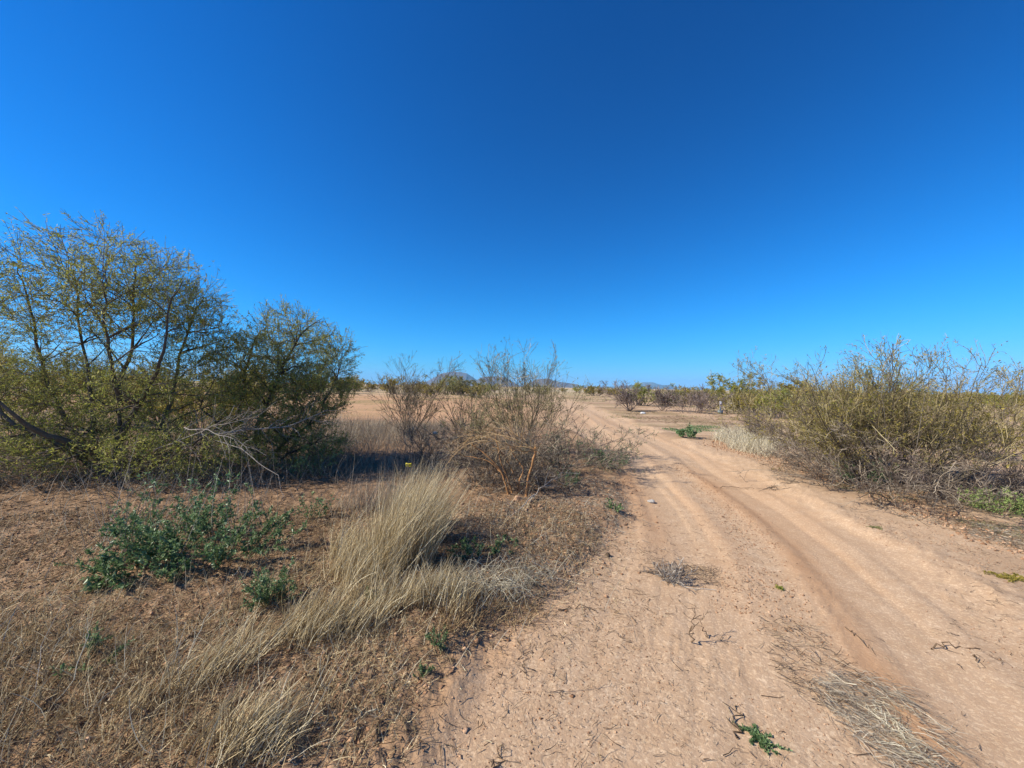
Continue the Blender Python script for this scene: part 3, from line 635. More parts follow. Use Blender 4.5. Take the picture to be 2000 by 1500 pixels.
for px, py, H, st, lab, lv in [(1230, 803, 1.75, 14, 'dark bare small tree standing alone beside the far track bend', 0), (1293, 803, 1.5, 12, 'small mauve bare shrub between the lone dark tree and the broad mauve shrub', 0),
                               (1352, 807, 1.55, 30, 'broad rounded mauve bare shrub left of the white marker post', 0), (1372, 803, 1.2, 16, 'low mauve bare shrub touching the left side of the white marker post', 0)]:
    x, y = G(px, py)
    fan('bare_shrub', lab, 'shrub', x, y, st, H, (5, 66), .03 if st == 14 else .016, (120, 700, 2400), 0, 'yleaf', 'purpletwig', 'purpletwig', up=.05, wander=.13, base_r=.1 if st < 20 else .9, twr=.008)

# ------------------------------------------------------------------ middle distance and horizon scrub
protos = []
for k, (lf, tw_, H, tl) in enumerate([('yleaf', 'greentwig', 2.0, 62), ('leaf', 'greentwig', 2.2, 60), ('sleaf', 'twig', 1.8, 65), ('yleaf', 'purpletwig', 1.9, 66)]):
    pr = fan('distant_shrub', '', 'shrub', 0, -300-20*k, 16, H*.85, (6, tl), .035, (70, 300, 700), 3300, lf, tw_, up=.05, wander=.12, lsz=(.10, .17), lw=(.035, .06), base_r=.6, twr=.007, zoff=.001)
    protos.append(pr)
used = set()
def put(k, x, y, s, label, group):
    pr = protos[k]
    if k in used:
        o = pr.copy(); COL.objects.link(o)
        for ch in list(pr.children):
            c = ch.copy(); COL.objects.link(c); c.parent = o
    else: o = pr; used.add(k)
    o.location = (x, y, gz(x, y)-.05); o.rotation_euler = (0, 0, rng.uniform(0, 6.28)); o.scale = (s*rng.uniform(.95, 1.35), s*rng.uniform(.95, 1.35), s)
    tag(o, label, 'shrub', group); return o
far_list = []
for px in np.arange(1255, 2110, 26): far_list.append((px+rng.uniform(-10, 10), rng.uniform(38, 60), rng.uniform(.75, 1.0), 'belt of olive shrubs behind the marker post', 'shrub in the belt behind the white marker post'))
for px in np.arange(1440, 1640, 22): far_list.append((px+rng.uniform(-10, 10), rng.uniform(27, 36), rng.uniform(.62, .78), 'low shrubs behind the pale grass strip', 'low shrub just behind the pale grass strip'))
for px in np.arange(1180, 2110, 36): far_list.append((px+rng.uniform(-12, 12), rng.uniform(75, 120), rng.uniform(.85, 1.25), 'shrubs on the right horizon', 'shrub forming the low line on the right horizon'))
for px in np.arange(590, 960, 20): far_list.append((px+rng.uniform(-12, 12), rng.uniform(62, 90), rng.uniform(1.0, 1.65), 'trees along the far edge of the orange field', 'tree along the far edge of the orange field'))
for px in np.arange(950, 1200, 24): far_list.append((px+rng.uniform(-12, 12), rng.uniform(90, 170), rng.uniform(.8, 1.3), 'shrubs on the middle horizon', 'shrub on the horizon below the dark hills'))
for px in np.arange(-250, 600, 60): far_list.append((px+rng.uniform(-12, 12), rng.uniform(35, 80), rng.uniform(1, 1.5), 'scrub glimpsed behind the left trees', 'shrub glimpsed through the left trees'))
LOOK = ('yellow-olive', 'darker green', 'pale grey-green', 'mauve-stemmed')
for px, Y, s, gname, lab in far_list:
    k = int(rng.integers(0, 4)); put(k, (px-1000)/F_PX*Y, Y, s, LOOK[k]+' '+lab, gname)
for px, Y, s, lab in [(1432, 52, 1.75, 'tallest pale feathery shrub above the belt behind the marker post'), (1545, 42, 1.5, 'airy pale shrub above the belt left of the big right shrub'), (1165, 75, 1.2, 'dark round bush on the pale rise right of the sparse shrub'), (1520, 24, .8, 'olive shrub right of the pale grass strip'), (1600, 27, .9, 'olive shrub just left of the big right shrub, farther off'), (1640, 19, .85, 'rusty shrub showing beside the big right shrub'),
                      (840, 48, 1.0, 'grey-olive shrub below the rounded hill at the field edge'), (930, 56, .9, 'pale olive shrub at the field edge behind the sparse shrub')]:
    put(int(rng.integers(0, 4)), (px-1000)/F_PX*Y, Y, s, lab, None)
# unused prototypes never happen: all four are placed above

def band(name, label, poly, n, m, hs, wd, lean=(.15, 0), curl=.3, kind='stuff', patch=None, K=4, spread=.25, sides=2):
    xy = scatter_px(n, poly)
    if patch is not None:
        w = fbm(xy[:, 0]*patch[0], xy[:, 1]*patch[0], 3, patch[1]); xy = xy[w > patch[2]]
    b = Buf(); blades(b, xy, rng.uniform(hs[0], hs[1], len(xy)), lean, wd, curl=curl, K=K, spread=spread, sides=sides)
    o = b.build(name, M[m]); return tag(o, label, None, None, kind)
band('pale_grass', 'pale dry grass strip right of the white marker post', [(1415, 806), (1560, 808), (1600, 795), (1425, 793)], 5000, 'pstraw', (.5, .95), .02)
band('pale_grass', 'pale dry grass clumps at the right side of the track bend', [(1395, 860), (1440, 872), (1500, 888), (1525, 866), (1460, 848), (1410, 850)], 3600, 'pstraw', (.15, .6), .010, curl=.6, spread=.5, patch=(1.3, 91, .40))
band('pale_grass', 'grey-white dead grass beneath the bare shrub by the track', [(1420, 876), (1500, 895), (1510, 878), (1430, 862)], 1500, 'pstraw', (.2, .5), .009, curl=.5, spread=.5)
band('pale_grass', 'pale dry grass along the far side of the orange field', [(600, 757), (1180, 768), (1180, 764), (600, 754.5)], 5000, 'pstraw', (.3, .6), .09)
band('weeds', 'short green weeds in strips across the orange field', [(600, 772), (1190, 785), (1190, 768), (600, 758)], 9000, 'sleaf', (.06, .2), .07, patch=(.12, 5, .52))
band('weeds', 'low green ground cover beside the track bend', [(1290, 838), (1330, 846), (1420, 842), (1400, 832), (1310, 831)], 3500, 'weed', (.03, .08), .02, patch=(.8, 6, .42), spread=.8)
band('weeds', 'thin green ground cover below the mauve shrubs', [(1180, 815), (1500, 835), (1600, 830), (1350, 812), (1200, 808)], 2500, 'sleaf', (.03, .09), .03, patch=(.35, 7, .56), spread=.8)
band('weeds', 'faint green weeds on the sand before the big right shrub', [(1620, 950), (1800, 990), (1850, 1000), (1800, 975), (1640, 940)], 1600, 'sleaf', (.01, .04), .006, patch=(1.6, 8, .5), spread=1.0)
band('weeds', 'faint green weeds on the sand at the right picture edge', [(1870, 1020), (2010, 1060), (2010, 1030), (1880, 1010)], 900, 'sleaf', (.01, .05), .006, patch=(1.6, 9, .5), spread=1.0)

# ------------------------------------------------------------------ dry grass on the left verge
band('dry_grass', 'grey dry stalks in the shadow right of the left trees', [(640, 1000), (860, 985), (900, 900), (860, 850), (620, 845), (600, 930)], 4200, 'gstraw', (.15, .7), .0055, lean=(.12, 0), curl=.4, spread=.35, patch=(1.1, 29, .40))
band('dry_grass', 'lit mauve-grey dry stalks before the fan-shaped bare shrub', [(640, 868), (860, 872), (880, 838), (640, 832)], 3300, 'gstraw', (.2, .6), .008, lean=(.1, 0), curl=.4, spread=.35, patch=(.9, 30, .38))
allv = [(-500, 1520), (820, 1520), (860, 1350), (1000, 1235), (1110, 1140), (1180, 1060), (1120, 1000), (1000, 985), (900, 1000), (600, 1000), (300, 1000), (-500, 1050)]
band('dry_grass', 'fine short brown dry grass matting the left verge', allv, 40000, 'bstraw', (.02, .11), .0042, lean=(.4, .12), curl=.9, spread=.9, K=3, patch=(1.0, 22, .30))
band('dry_grass', 'short straw-coloured dry grass in patches on the left verge', [(-300, 1520), (720, 1520), (900, 1260), (950, 1150), (650, 1080), (500, 1150), (-300, 1150)], 14000, 'straw', (.03, .14), .0036, lean=(.3, .1), curl=.7, spread=.65, patch=(1.3, 23, .52))
band('dry_grass', 'knee-high pale straw at the bottom left corner', [(-500, 1560), (480, 1560), (420, 1380), (200, 1300), (-500, 1250)], 2300, 'straw', (.06, .30), .0044, lean=(.35, .2), curl=.6, spread=.55, K=6, patch=(1.9, 24, .53))
band('dry_grass', 'brown broken grass among the pale straw at the bottom left corner', [(-500, 1560), (480, 1560), (420, 1380), (200, 1250), (-500, 1200)], 3200, 'bstraw', (.05, .22), .0046, lean=(.2, .1), curl=1.0, spread=.8, K=4)
def tussock(label, pts, lean, hs, n, wd=.005, m='straw', r=.16, bend=.6, curl=.16, spread=.16):
    x0, y0 = G(*pts[0]); o = thing('grass_tussock', label, 'grass', (x0, y0, gz(x0, y0))); b = Buf()
    for p in pts:
        x, y = G(*p); k = n//len(pts); rr = r*np.sqrt(rng.random(k)); a = rng.uniform(0, 6.28, k)
        blades(b, np.stack([x+rr*np.cos(a), y+rr*np.sin(a)], 1), rng.uniform(hs[0], hs[1], k), lean, wd, curl=curl, K=6, spread=spread, bend=bend)
    b.build('blades', M[m], o); return o
tussock('tallest straw tussock leaning right in front of the broken orange stems', [(800, 1040), (770, 1080), (830, 1065), (760, 1120), (810, 1115)], (.36, .12), (.45, .85), 1900, r=.17, spread=.22, curl=.24)
tussock('straw tussock left of the tallest one, upright at its foot', [(690, 1130), (720, 1160), (740, 1100), (690, 1090)], (.38, .1), (.2, .48), 1100, r=.22, spread=.25, curl=.3)
tussock('yellow straw tussock at the near foot of the tallest tussock', [(800, 1190), (850, 1180), (760, 1200), (880, 1200)], (.3, 0), (.12, .32), 700, r=.17, spread=.3, curl=.35)
tussock('flattened bleached grass tussock by the track edge', [(930, 1170), (960, 1185), (1000, 1160)], (.55, .35), (.06, .18), 260, m='pstraw', r=.16, curl=.4, spread=.5)
tussock('brown low tussock at the crumbling verge corner', [(900, 1230), (940, 1210), (860, 1240), (1010, 1200)], (.35, -.2), (.05, .16), 600, m='bstraw', r=.17, curl=.4, spread=.45)
tussock('curved straw tussock below the small green plant', [(610, 1230), (650, 1240), (700, 1235), (590, 1260)], (.5, .1), (.12, .30), 900, r=.18, curl=.35, spread=.3)
tussock('straw tussock in the middle of the lower verge', [(430, 1330), (470, 1300), (380, 1350)], (.6, .3), (.1, .3), 350, r=.16, curl=.4, spread=.35)
tussock('pale tussock at the bottom picture edge', [(480, 1470), (440, 1490), (520, 1480)], (.6, .3), (.1, .3), 350, r=.14, curl=.4, spread=.35)
tussock('pale grey grass at the right end of the flattened tussock', [(700, 1010), (740, 1000), (780, 985)], (.15, 0), (.25, .55), 420, m='gstraw', r=.3, spread=.35, curl=.4)
band('dry_grass', 'thin upright bleached stalks scattered over the left verge', allv, 900, 'pstraw', (.12, .35), .004, lean=(.3, .1), curl=.4, spread=.35, K=5)
band('dry_grass', 'grey-brown dry brush and grass on the sand behind the two left trees', [(-150, 850), (660, 850), (680, 805), (-150, 795)], 5200, 'gstraw', (.25, .8), .013, lean=(.1, 0), curl=.5, spread=.4, patch=(.5, 93, .42))
# lone long bleached stalks
def stalk(label, pts, r=.003, m='pstraw'):
    p = [W(*q) for q in pts]; o = thing('dry_stalk', label, 'dry stalk', p[0]); P = np.array(p); s = np.linspace(0, len(P)-1, 10); k = np.minimum(s.astype(int), len(P)-2); f = (s-k)[:, None]
    Q = P[k]*(1-f)+P[k+1]*f; Q[1:] += rng.normal(size=(9, 3))*.004; b = Buf(); tubes(b, Q[None], np.linspace(r, r*.4, 10)[None], 4, .8); b.build('stem', M[m], o)
    if m == 'pstraw':
        c = Buf(); P1, R1 = offshoot(Q[None], np.full((1, 10), r*.6), 5, .3, 1, (10, 30), (.05, .15), 5, .1, 0, .7, .0008); tubes(c, P1, R1, 3, .8); c.build('side_stems', M[m], o)
stalk('long bleached forked stalk rising diagonally in the lower verge', [(300, 1420, 1.95), (350, 1320, 2.1), (380, 1250, 2.2), (413, 1190, 2.3)], .0032)
stalk('thin brown stalk curving up at the far lower left', [(65, 1420, 1.9), (70, 1330, 2.0), (85, 1260, 2.1), (120, 1180, 2.2)], .0022, 'greytwig')
stalk('pale forked stalk beside the bottom left straw', [(85, 1400, 1.9), (140, 1330, 2.0), (170, 1240, 2.1), (180, 1200, 2.1)], .003)
# tall leafless stalks around the leafy weed
b = Buf(); xy = np.concatenate([scatter_px(38, [(180, 1120), (240, 1130), (330, 1110), (300, 1060), (200, 1060)]), scatter_px(34, [(330, 1110), (520, 1090), (560, 1020), (330, 1030)])])
blades(b, xy, rng.uniform(.5, 1.1, len(xy)), (.05, 0), .0055, curl=.22, K=7, spread=.28, sides=3)
tag(b.build('bare_stalks', M['greytwig']), 'thin leafless grey stalks standing around the big green leafy weed', None, None, 'stuff')

# ------------------------------------------------------------------ green plants
def weed(name, label, px, py, stems, H, tilt, nl, lsz, lw, m='weed', lean=(0, 0), br=.1, sub=3, ell=None):
    x, y = G(px, py); z = gz(x, y); o = thing(name, label, 'plant', (x, y, z))
    az = rng.uniform(0, 6.28, stems); tl = np.radians(rng.uniform(tilt[0], tilt[1], stems)); ex, ey = (ell or (br, br))
    D = np.stack([np.cos(az)*np.sin(tl)+lean[0], np.sin(az)*np.sin(tl)+lean[1], np.cos(tl)], 1)
    rr = np.sqrt(rng.random(stems)); P0 = np.stack([x+ex*rr*np.cos(az), y+ey*rr*np.sin(az), np.zeros(stems)], 1); P0[:, 2] = ground_z(P0[:, 0], P0[:, 1])
    P, R = grow(P0, D, H*rng.uniform(.5, 1.1, stems), np.full(stems, .004), np.full(stems, .0015), 7, .12, .03); P = kfix(P)
    s = Buf(); tubes(s, P, R, 3, rng.random(stems)); P1, R1 = offshoot(P, R, stems*sub, .1, .95, (25, 60), (H*.2, H*.5), 5, .14, .05, .7, .001); P1 = kfix(P1); tubes(s, P1, R1, 3, rng.random(stems*sub)); s.build('stems', M['wstem'], o)
    l = Buf(); leaves_on(l, P1, int(nl*.7), lsz, lw, spread=.9, fold=True); leaves_on(l, P, int(nl*.3), lsz, lw, spread=.9, fold=True); l.build('leaves', M[m], o); return o
weed('leafy_weed', 'large dark green leafy weed sprawling across the left verge', 385, 1105, 60, .52, (5, 65), 5200, (.020, .046), (.011, .022), ell=(.62, .26), lean=(.18, 0))
weed('leafy_weed', 'low green weed at the left foot of the large leafy weed', 270, 1140, 26, .32, (10, 75), 1900, (.022, .046), (.011, .021), ell=(.30, .14), lean=(.1, -.1))
weed('leafy_weed', 'tall pale-tipped green weed rising behind the large leafy weed', 400, 1055, 18, .62, (0, 25), 1300, (.025, .05), (.012, .022), 'bweed', ell=(.22, .12))
weed('leafy_weed', 'thin upright green weed behind the left end of the large leafy weed', 290, 1050, 5, .6, (0, 18), 260, (.025, .05), (.012, .02), 'bweed', ell=(.15, .1))
weed('leafy_weed', 'small bright green bushy plant casting a black shadow on the lower verge', 530, 1192, 26, .27, (0, 45), 1500, (.014, .028), (.008, .015), br=.06)
weed('leafy_weed', 'small pale blue-green weed in the half shade left of the straw', 612, 1022, 7, .36, (5, 45), 200, (.025, .05), (.012, .022), 'bweed', lean=(.35, 0), br=.05)
weed('leafy_weed', 'dark green weed deep in the shade beneath the shorter tree', 590, 940, 14, .6, (5, 50), 900, (.02, .045), (.01, .02), br=.3)
weed('leafy_weed', 'green bushy plant at the track edge beside the grey twiggy bush', 1188, 912, 22, .42, (0, 55), 1500, (.02, .04), (.01, .018), 'bweed', br=.22)
weed('leafy_weed', 'dark green plant right of the white-grey bare branch', 1108, 955, 16, .28, (5, 60), 700, (.015, .035), (.008, .016), br=.16)
weed('leafy_weed', 'little green plant alone on the sand left of the track', 1200, 1003, 9, .15, (5, 60), 220, (.02, .04), (.012, .02), 'weed', br=.06)
weed('leafy_weed', 'bluish leafy plant beside the track bend', 1342, 856, 18, .42, (5, 62), 700, (.05, .10), (.03, .05), 'bweed', br=.25)
weed('leafy_weed', 'round pale green bush at the right picture edge', 1950, 1000, 50, .36, (5, 72), 4200, (.014, .028), (.009, .016), 'pweed', br=.22)
weed('leafy_weed', 'green weed growing through the left foot of the big right shrub', 1680, 945, 22, .55, (5, 55), 1500, (.02, .045), (.01, .018), 'bweed', br=.32)
weed('leafy_weed', 'green sprigs sprouting in the shade right of the tallest tussock', 935, 1095, 16, .14, (20, 80), 700, (.02, .035), (.012, .02), br=.18)
weed('leafy_weed', 'bright green sprigs on the litter right of the straw', 990, 1085, 9, .10, (20, 80), 260, (.018, .032), (.012, .02), br=.12)
weed('leafy_weed', 'tiny dark green rosette at the crumbling verge edge', 822, 1340, 12, .055, (20, 80), 320, (.008, .016), (.004, .008), br=.025)
weed('leafy_weed', 'small dark green tuft under the yellow tussock', 855, 1278, 12, .10, (10, 70), 380, (.01, .02), (.005, .009), br=.04)
weed('leafy_weed', 'small green tuft inside the straw below the tallest tussock', 730, 1190, 8, .12, (5, 45), 180, (.012, .024), (.006, .012), br=.03)
weed('leafy_weed', 'small dark green weed in the bottom left straw', 165, 1320, 10, .16, (10, 70), 300, (.012, .026), (.007, .013), br=.08)
def creeper(label, px, py, ex, ey, n, m='weed', ls=(.008, .018), rot=0.0):
    x, y = G(px, py); o = thing('creeping_weed', label, 'plant', (x, y, gz(x, y))); b = Buf(); k = 22
    az = rng.uniform(0, 6.28, k); D = np.stack([np.cos(az)*ex, np.sin(az)*ey, np.full(k, .01)], 1)
    c, s = math.cos(rot), math.sin(rot); D = np.stack([D[:, 0]*c-D[:, 1]*s, D[:, 0]*s+D[:, 1]*c, D[:, 2]], 1); Ln = np.linalg.norm(D, axis=1)*rng.uniform(.5, 1.1, k)
    P0 = np.tile([x, y, 0], (k, 1))+rng.normal(size=(k, 3))*np.array([ex*.15, ey*.15, 0]); P0[:, 2] = ground_z(P0[:, 0], P0[:, 1])+.004
    P, R = grow(P0, D, Ln, np.full(k, .002), np.full(k, .001), 8, .22, 0)
    P[..., 2] = ground_z(P[..., 0].ravel(), P[..., 1].ravel()).reshape(P.shape[:-1])+.006
    s_ = Buf(); tubes(s_, P, R, 3, rng.random(k)); s_.build('stems', M['wstem'], o)
    leaves_on(b, P, n, ls, (ls[0]*.6, ls[1]*.65), spread=1.1, droop=-.5, fold=True, t0=0); b.build('leaves', M[m], o)
creeper('green creeping weed spread flat on the bare dirt at the bottom edge', 1480, 1440, .05, .14, 900, rot=.3)
creeper('yellow-green creeping weed on the sand at the right picture edge', 1968, 1128, .22, .10, 900, 'yleaf', (.012, .024))
creeper('tiny dark creeping weed on the hump between the wheel ruts', 1522, 1142, .035, .05, 260, 'leaf')
creeper('low olive weed on the sand right of the right rut', 1710, 1035, .09, .05, 260, 'sleaf')

# ------------------------------------------------------------------ soil clods, litter, twigs
def clods(name, label, poly, n, size, m='clod', patch=None):
    xy = scatter_px(n, poly)
    if patch is not None: xy = xy[fbm(xy[:, 0]*patch[0], xy[:, 1]*patch[0], 3, patch[1]) > patch[2]]
    n = len(xy); s = size[0]+(size[1]-size[0])*rng.random(n)**3
    o8 = np.array([[1, 0, 0], [0, 1, 0], [-1, 0, 0], [0, -1, 0], [0, 0, .8], [.2, .1, -.6]], float); f8 = np.array([[0, 1, 4], [1, 2, 4], [2, 3, 4], [3, 0, 4], [1, 0, 5], [2, 1, 5], [3, 2, 5], [0, 3, 5]])
    V = o8[None]*(1+.35*rng.normal(size=(n, 6, 3)))+rng.normal(size=(n, 6, 3))*.22; a = rng.uniform(0, 6.28, n); c, s_ = np.cos(a)[:, None], np.sin(a)[:, None]
    V = np.stack([V[..., 0]*c-V[..., 1]*s_, V[..., 0]*s_+V[..., 1]*c, V[..., 2]*.7], -1)*s[:, None, None]
    V[..., 0] += xy[:, 0:1]; V[..., 1] += xy[:, 1:2]; V[..., 2] += (ground_z(xy[:, 0], xy[:, 1])+s*.15)[:, None]
    b = Buf(); b.add(V, (np.arange(n)[:, None, None]*6+f8[None]).reshape(-1, 3), np.repeat(rng.random(n), 6)); tag(b.build(name, M[m]), label, None, None, 'stuff')
clods('soil_crumbs', 'reddish soil crumbs all over the left verge', allv, 14000, (.003, .019))
clods('soil_crumbs', 'soil crumbs on the verge around the broken shrub', [(880, 1120), (1120, 1130), (1245, 1000), (1240, 930), (1100, 950), (900, 1000)], 5000, (.004, .02))
clods('soil_crumbs', 'soil crumbs along the hump between the wheel ruts', [(1380, 1180), (1600, 1250), (1540, 1060), (1400, 950), (1330, 900), (1300, 905), (1370, 960), (1440, 1050)], 4500, (.003, .012), patch=(1.5, 31, .45))
clods('soil_crumbs', 'soil crumbs on the right bank of the track', [(1380, 870), (1500, 905), (1650, 950), (2010, 1100), (2010, 1040), (1700, 950), (1560, 900), (1400, 855)], 5500, (.006, .028))
clods('soil_crumbs', 'scattered crumbs over the bare near dirt', [(820, 1520), (1900, 1520), (1620, 1230), (1350, 1150), (1180, 1080), (1000, 1240)], 5000, (.002, .007), patch=(2, 33, .5))
clods('soil_crumbs', 'crumbs on the sand right of the right rut', [(2010, 1350), (2010, 1080), (1700, 970), (1640, 980), (1850, 1200)], 3500, (.002, .009), patch=(1.2, 35, .5))

def bits(name, label, poly, n, ln, r, m='litter', patch=None, wander=.25, lean=None, lift=.004):
    xy = scatter_px(n, poly)
    if patch is not None: xy = xy[fbm(xy[:, 0]*patch[0], xy[:, 1]*patch[0], 3, patch[1]) > patch[2]]
    n = len(xy); a = rng.uniform(0, 6.28, n)
    if lean is not None: a = lean+rng.normal(size=n)*.5
    P, R = grow(np.stack([xy[:, 0], xy[:, 1], np.zeros(n)], 1), np.stack([np.cos(a), np.sin(a), np.zeros(n)], 1), rng.uniform(ln[0], ln[1], n), np.full(n, r)*rng.uniform(.5, 1.2, n), np.full(n, r*.35), 4, wander, 0)
    P[..., 2] = ground_z(P[..., 0].ravel(), P[..., 1].ravel()).reshape(P.shape[:-1])+lift+np.abs(rng.normal(size=P.shape[:-1]))*lift*1.3
    b = Buf(); tubes(b, P, R*(1.0 if (r > .0018 and n < 1600) else 1.3), 3 if (r > .0018 and n < 1600) else 2, rng.random(n)); tag(b.build(name, M[m]), label, None, None, 'stuff')
neard = [(830, 1520), (1990, 1520), (1850, 1400), (1660, 1250), (1450, 1120), (1300, 1050), (1200, 1060), (1000, 1240)]
bits('twig_litter', 'small dark twigs and leaf stalks strewn over the near dirt', neard, 3800, (.005, .034), .0013, patch=(1.4, 61, .46))
bits('twig_litter', 'longer dark curved twigs lying on the near dirt', neard, 170, (.03, .13), .0024, patch=(1.0, 62, .42))
bits('twig_litter', 'small twigs on the sand right of the right rut', [(2010, 1500), (2010, 1060), (1700, 970), (1650, 1000), (1800, 1200), (1950, 1450)], 1100, (.01, .08), .0016, patch=(1.5, 41, .45))
bits('twig_litter', 'dark twigs over the middle of the track', [(1300, 1100), (1600, 1180), (1500, 1020), (1300, 960)], 350, (.01, .09), .0016)
bits('leaf_litter', 'brown stalks and leaf litter covering the left verge', allv, 24000, (.015, .10), .0018, 'litter')
bits('leaf_litter', 'pale broken straw bits over the left verge', allv, 12000, (.01, .07), .0017, 'straw')
bits('leaf_litter', 'grey stalk litter around the broken shrub', [(880, 1130), (1120, 1150), (1245, 1000), (1200, 930), (1000, 985), (900, 1000)], 6500, (.03, .16), .0016, 'gstraw')
bits('leaf_litter', 'litter under the left trees', [(-300, 1080), (300, 1060), (650, 1020), (700, 900), (300, 900), (-300, 920)], 7000, (.03, .18), .0032, 'litter')
bits('dead_grass_mat', 'flattened grey dead grass strewn along the bottom right of the track', [(1560, 1330), (1640, 1300), (1750, 1340), (1900, 1520), (1740, 1520)], 1100, (.04, .2), .0013, 'gstraw', lean=-.9, lift=.009, patch=(2.5, 51, .42))
bits('dead_grass_mat', 'densest bleached part of the flattened grass at the bottom right', [(1700, 1380), (1790, 1370), (1870, 1490), (1800, 1510)], 520, (.04, .17), .0013, 'pstraw', lift=.012, patch=(4, 52, .45))
bits('dead_grass_mat', 'thin dark dead grass trailing up the middle of the near dirt', [(1480, 1200), (1560, 1200), (1700, 1330), (1600, 1400), (1500, 1300)], 330, (.02, .14), .0016, 'litter', lean=-.7, lift=.008, patch=(4, 53, .42))
bits('dead_grass_mat', 'olive dead grass mat on the sand at the right edge', [(1880, 1040), (2010, 1075), (2010, 1030), (1900, 1020)], 700, (.04, .16), .0018, 'gstraw')
bits('dead_grass_mat', 'bleached fallen stems across the flattened tussock', [(720, 1190), (1010, 1150), (1080, 1140), (1010, 1185), (860, 1200)], 220, (.1, .35), .0024, 'pstraw', lean=.25, lift=.06)

bits('twig_litter', 'dark debris lines on the flats beyond the track bend', [(1200, 812), (1560, 870), (1600, 850), (1250, 800)], 1500, (.05, .3), .006, patch=(.5, 55, .5))
bits('twig_litter', 'debris on the bare right bank of the track', [(1380, 870), (1600, 930), (2010, 1090), (2010, 1040), (1650, 930)], 2600, (.03, .16), .0022, patch=(1.2, 57, .42))
# grey twig bundle on the dirt
x, y = G(1305, 1125); fan('twig_bundle', 'small heap of grey dead twigs on the dirt left of the hump', 'twig heap', x, y, 26, .20, (5, 80), .003, (90, 240, 300), 0, 'leaf', 'greytwig', 'greytwig', up=0, wander=.25, base_r=.07, ang=(20, 70), twr=.0009)
bits('twig_litter', 'dark twigs spread right of the grey twig heap', [(1270, 1120), (1390, 1135), (1400, 1105), (1300, 1090)], 160, (.06, .22), .0020, 'litter', lift=.01)
for lab, p0, p1, r, n in [('forked dark twig standing up on the near dirt', (1350, 1250), (1350, 1195), .005, 5), ('short upright dark twig right of the forked twig', (1378, 1238), (1380, 1205), .004, 3),
                       ('long curved twig lying on the right rut floor', (1650, 1220), (1710, 1275), .004, 0), ('dark bowed twig on the sand of the right rut', (1820, 1258), (1905, 1262), .006, 1), ('small angled twig below the bowed one at right', (1903, 1275), (1918, 1300), .004, 0),
                       ('thin long branch lying across the track hump', (1395, 945), (1500, 950), .007, 5), ('straight stick beside the verge crack', (985, 1252), (1003, 1238), .006, 0),
                       ('long brown stick across the dirt below the flattened tussock', (1090, 1191), (1175, 1186), .005, 2), ('dark charred stick at the bottom left litter', (735, 1465), (755, 1412), .008, 1),
                       ('pale snapped stick lying in the bottom litter', (690, 1435), (755, 1410), .006, 1), ('pale chip of wood at the bottom edge', (490, 1492), (565, 1468), .007, 0), ('thin pointed twig in front of the camera on the dirt', (960, 1500), (985, 1455), .004, 1),
                       ('long grey stick lying near the bottom left litter', (430, 1465), (600, 1450), .005, 4), ('dark twig hook at the bottom centre dirt', (1440, 1440), (1436, 1375), .006, 4)]:
    a = G(*p0); c = G(*p1); st = 'upright' in lab or 'standing' in lab
    A = (a[0], a[1], gz(*a)+.006); C_ = (c[0], c[1], gz(*c)+.008)
    if st: C_ = (a[0]+.01, a[1]+.02, gz(*a)+(p0[1]-p1[1])*.0042)
    mid = ((A[0]+C_[0])/2+rng.normal()*.02, (A[1]+C_[1])/2+rng.normal()*.02, (A[2]+C_[2])/2+.004)
    dead_branch('fallen_twig', lab, [A, mid, C_], r, n, 'litter' if 'pale' not in lab else 'pstraw', 'twig', LL=(.04, .12))

# stone and scraps
def lump(name, label, cat, x, y, s, m, seed, sq=(1, .8, .7)):
    import bmesh
    bm = bmesh.new(); bmesh.ops.create_icosphere(bm, subdivisions=3, radius=1)
    r = random.Random(seed)
    ph = [r.uniform(0, 6) for _ in range(6)]
    for v in bm.verts:
        c = v.co; k = 1+.13*math.sin(c.x*3+ph[0])+.12*math.sin(c.y*4+ph[1])+.1*math.sin(c.z*5+ph[2])+.04*math.sin(c.x*11+c.y*9+ph[3])
        v.co = Vector((c.x*sq[0], c.y*sq[1], max(c.z, -.6)*sq[2]))*k*s
    me = bpy.data.meshes.new(name); bm.to_mesh(me); bm.free(); me.materials.append(m); a = me.attributes.new('tint', 'FLOAT', 'POINT'); a.data.foreach_set('value', np.full(len(me.vertices), .6, np.float32))
    o = bpy.data.objects.new(name, me); COL.objects.link(o); o.location = (x, y, gz(x, y)+s*.3); return tag(o, label, cat)
x, y = G(1272, 972); lump('stone', 'single grey stone at the left edge of the track', 'stone', x, y, .05, M['stone'], 2)
x, y = G(1187, 1081); lump('soil_lump', 'dark lump of earth at the verge edge right of the straw', 'soil lump', x, y, .03, M['crack'], 4)
x, y = G(1256, 808); lump('white_scrap', 'white scrap lying right of the foot of the lone dark tree', 'litter scrap', x, y, .13, plain('white_plastic', (.8, .8, .78)), 6, (1.3, .8, .6))
for k, (px, py, sz) in enumerate([(1012, 985, .05), (1035, 990, .04), (1055, 1000, .035)]):
    x, y = G(px, py); lump('soil_lump', ['orange earth lump at the foot of the left broken stem', 'orange earth lump at the foot of the right broken stem', 'small orange earth lump in front of the broken stems'][k], 'soil lump', x, y, sz, M['clod'], 10+k)
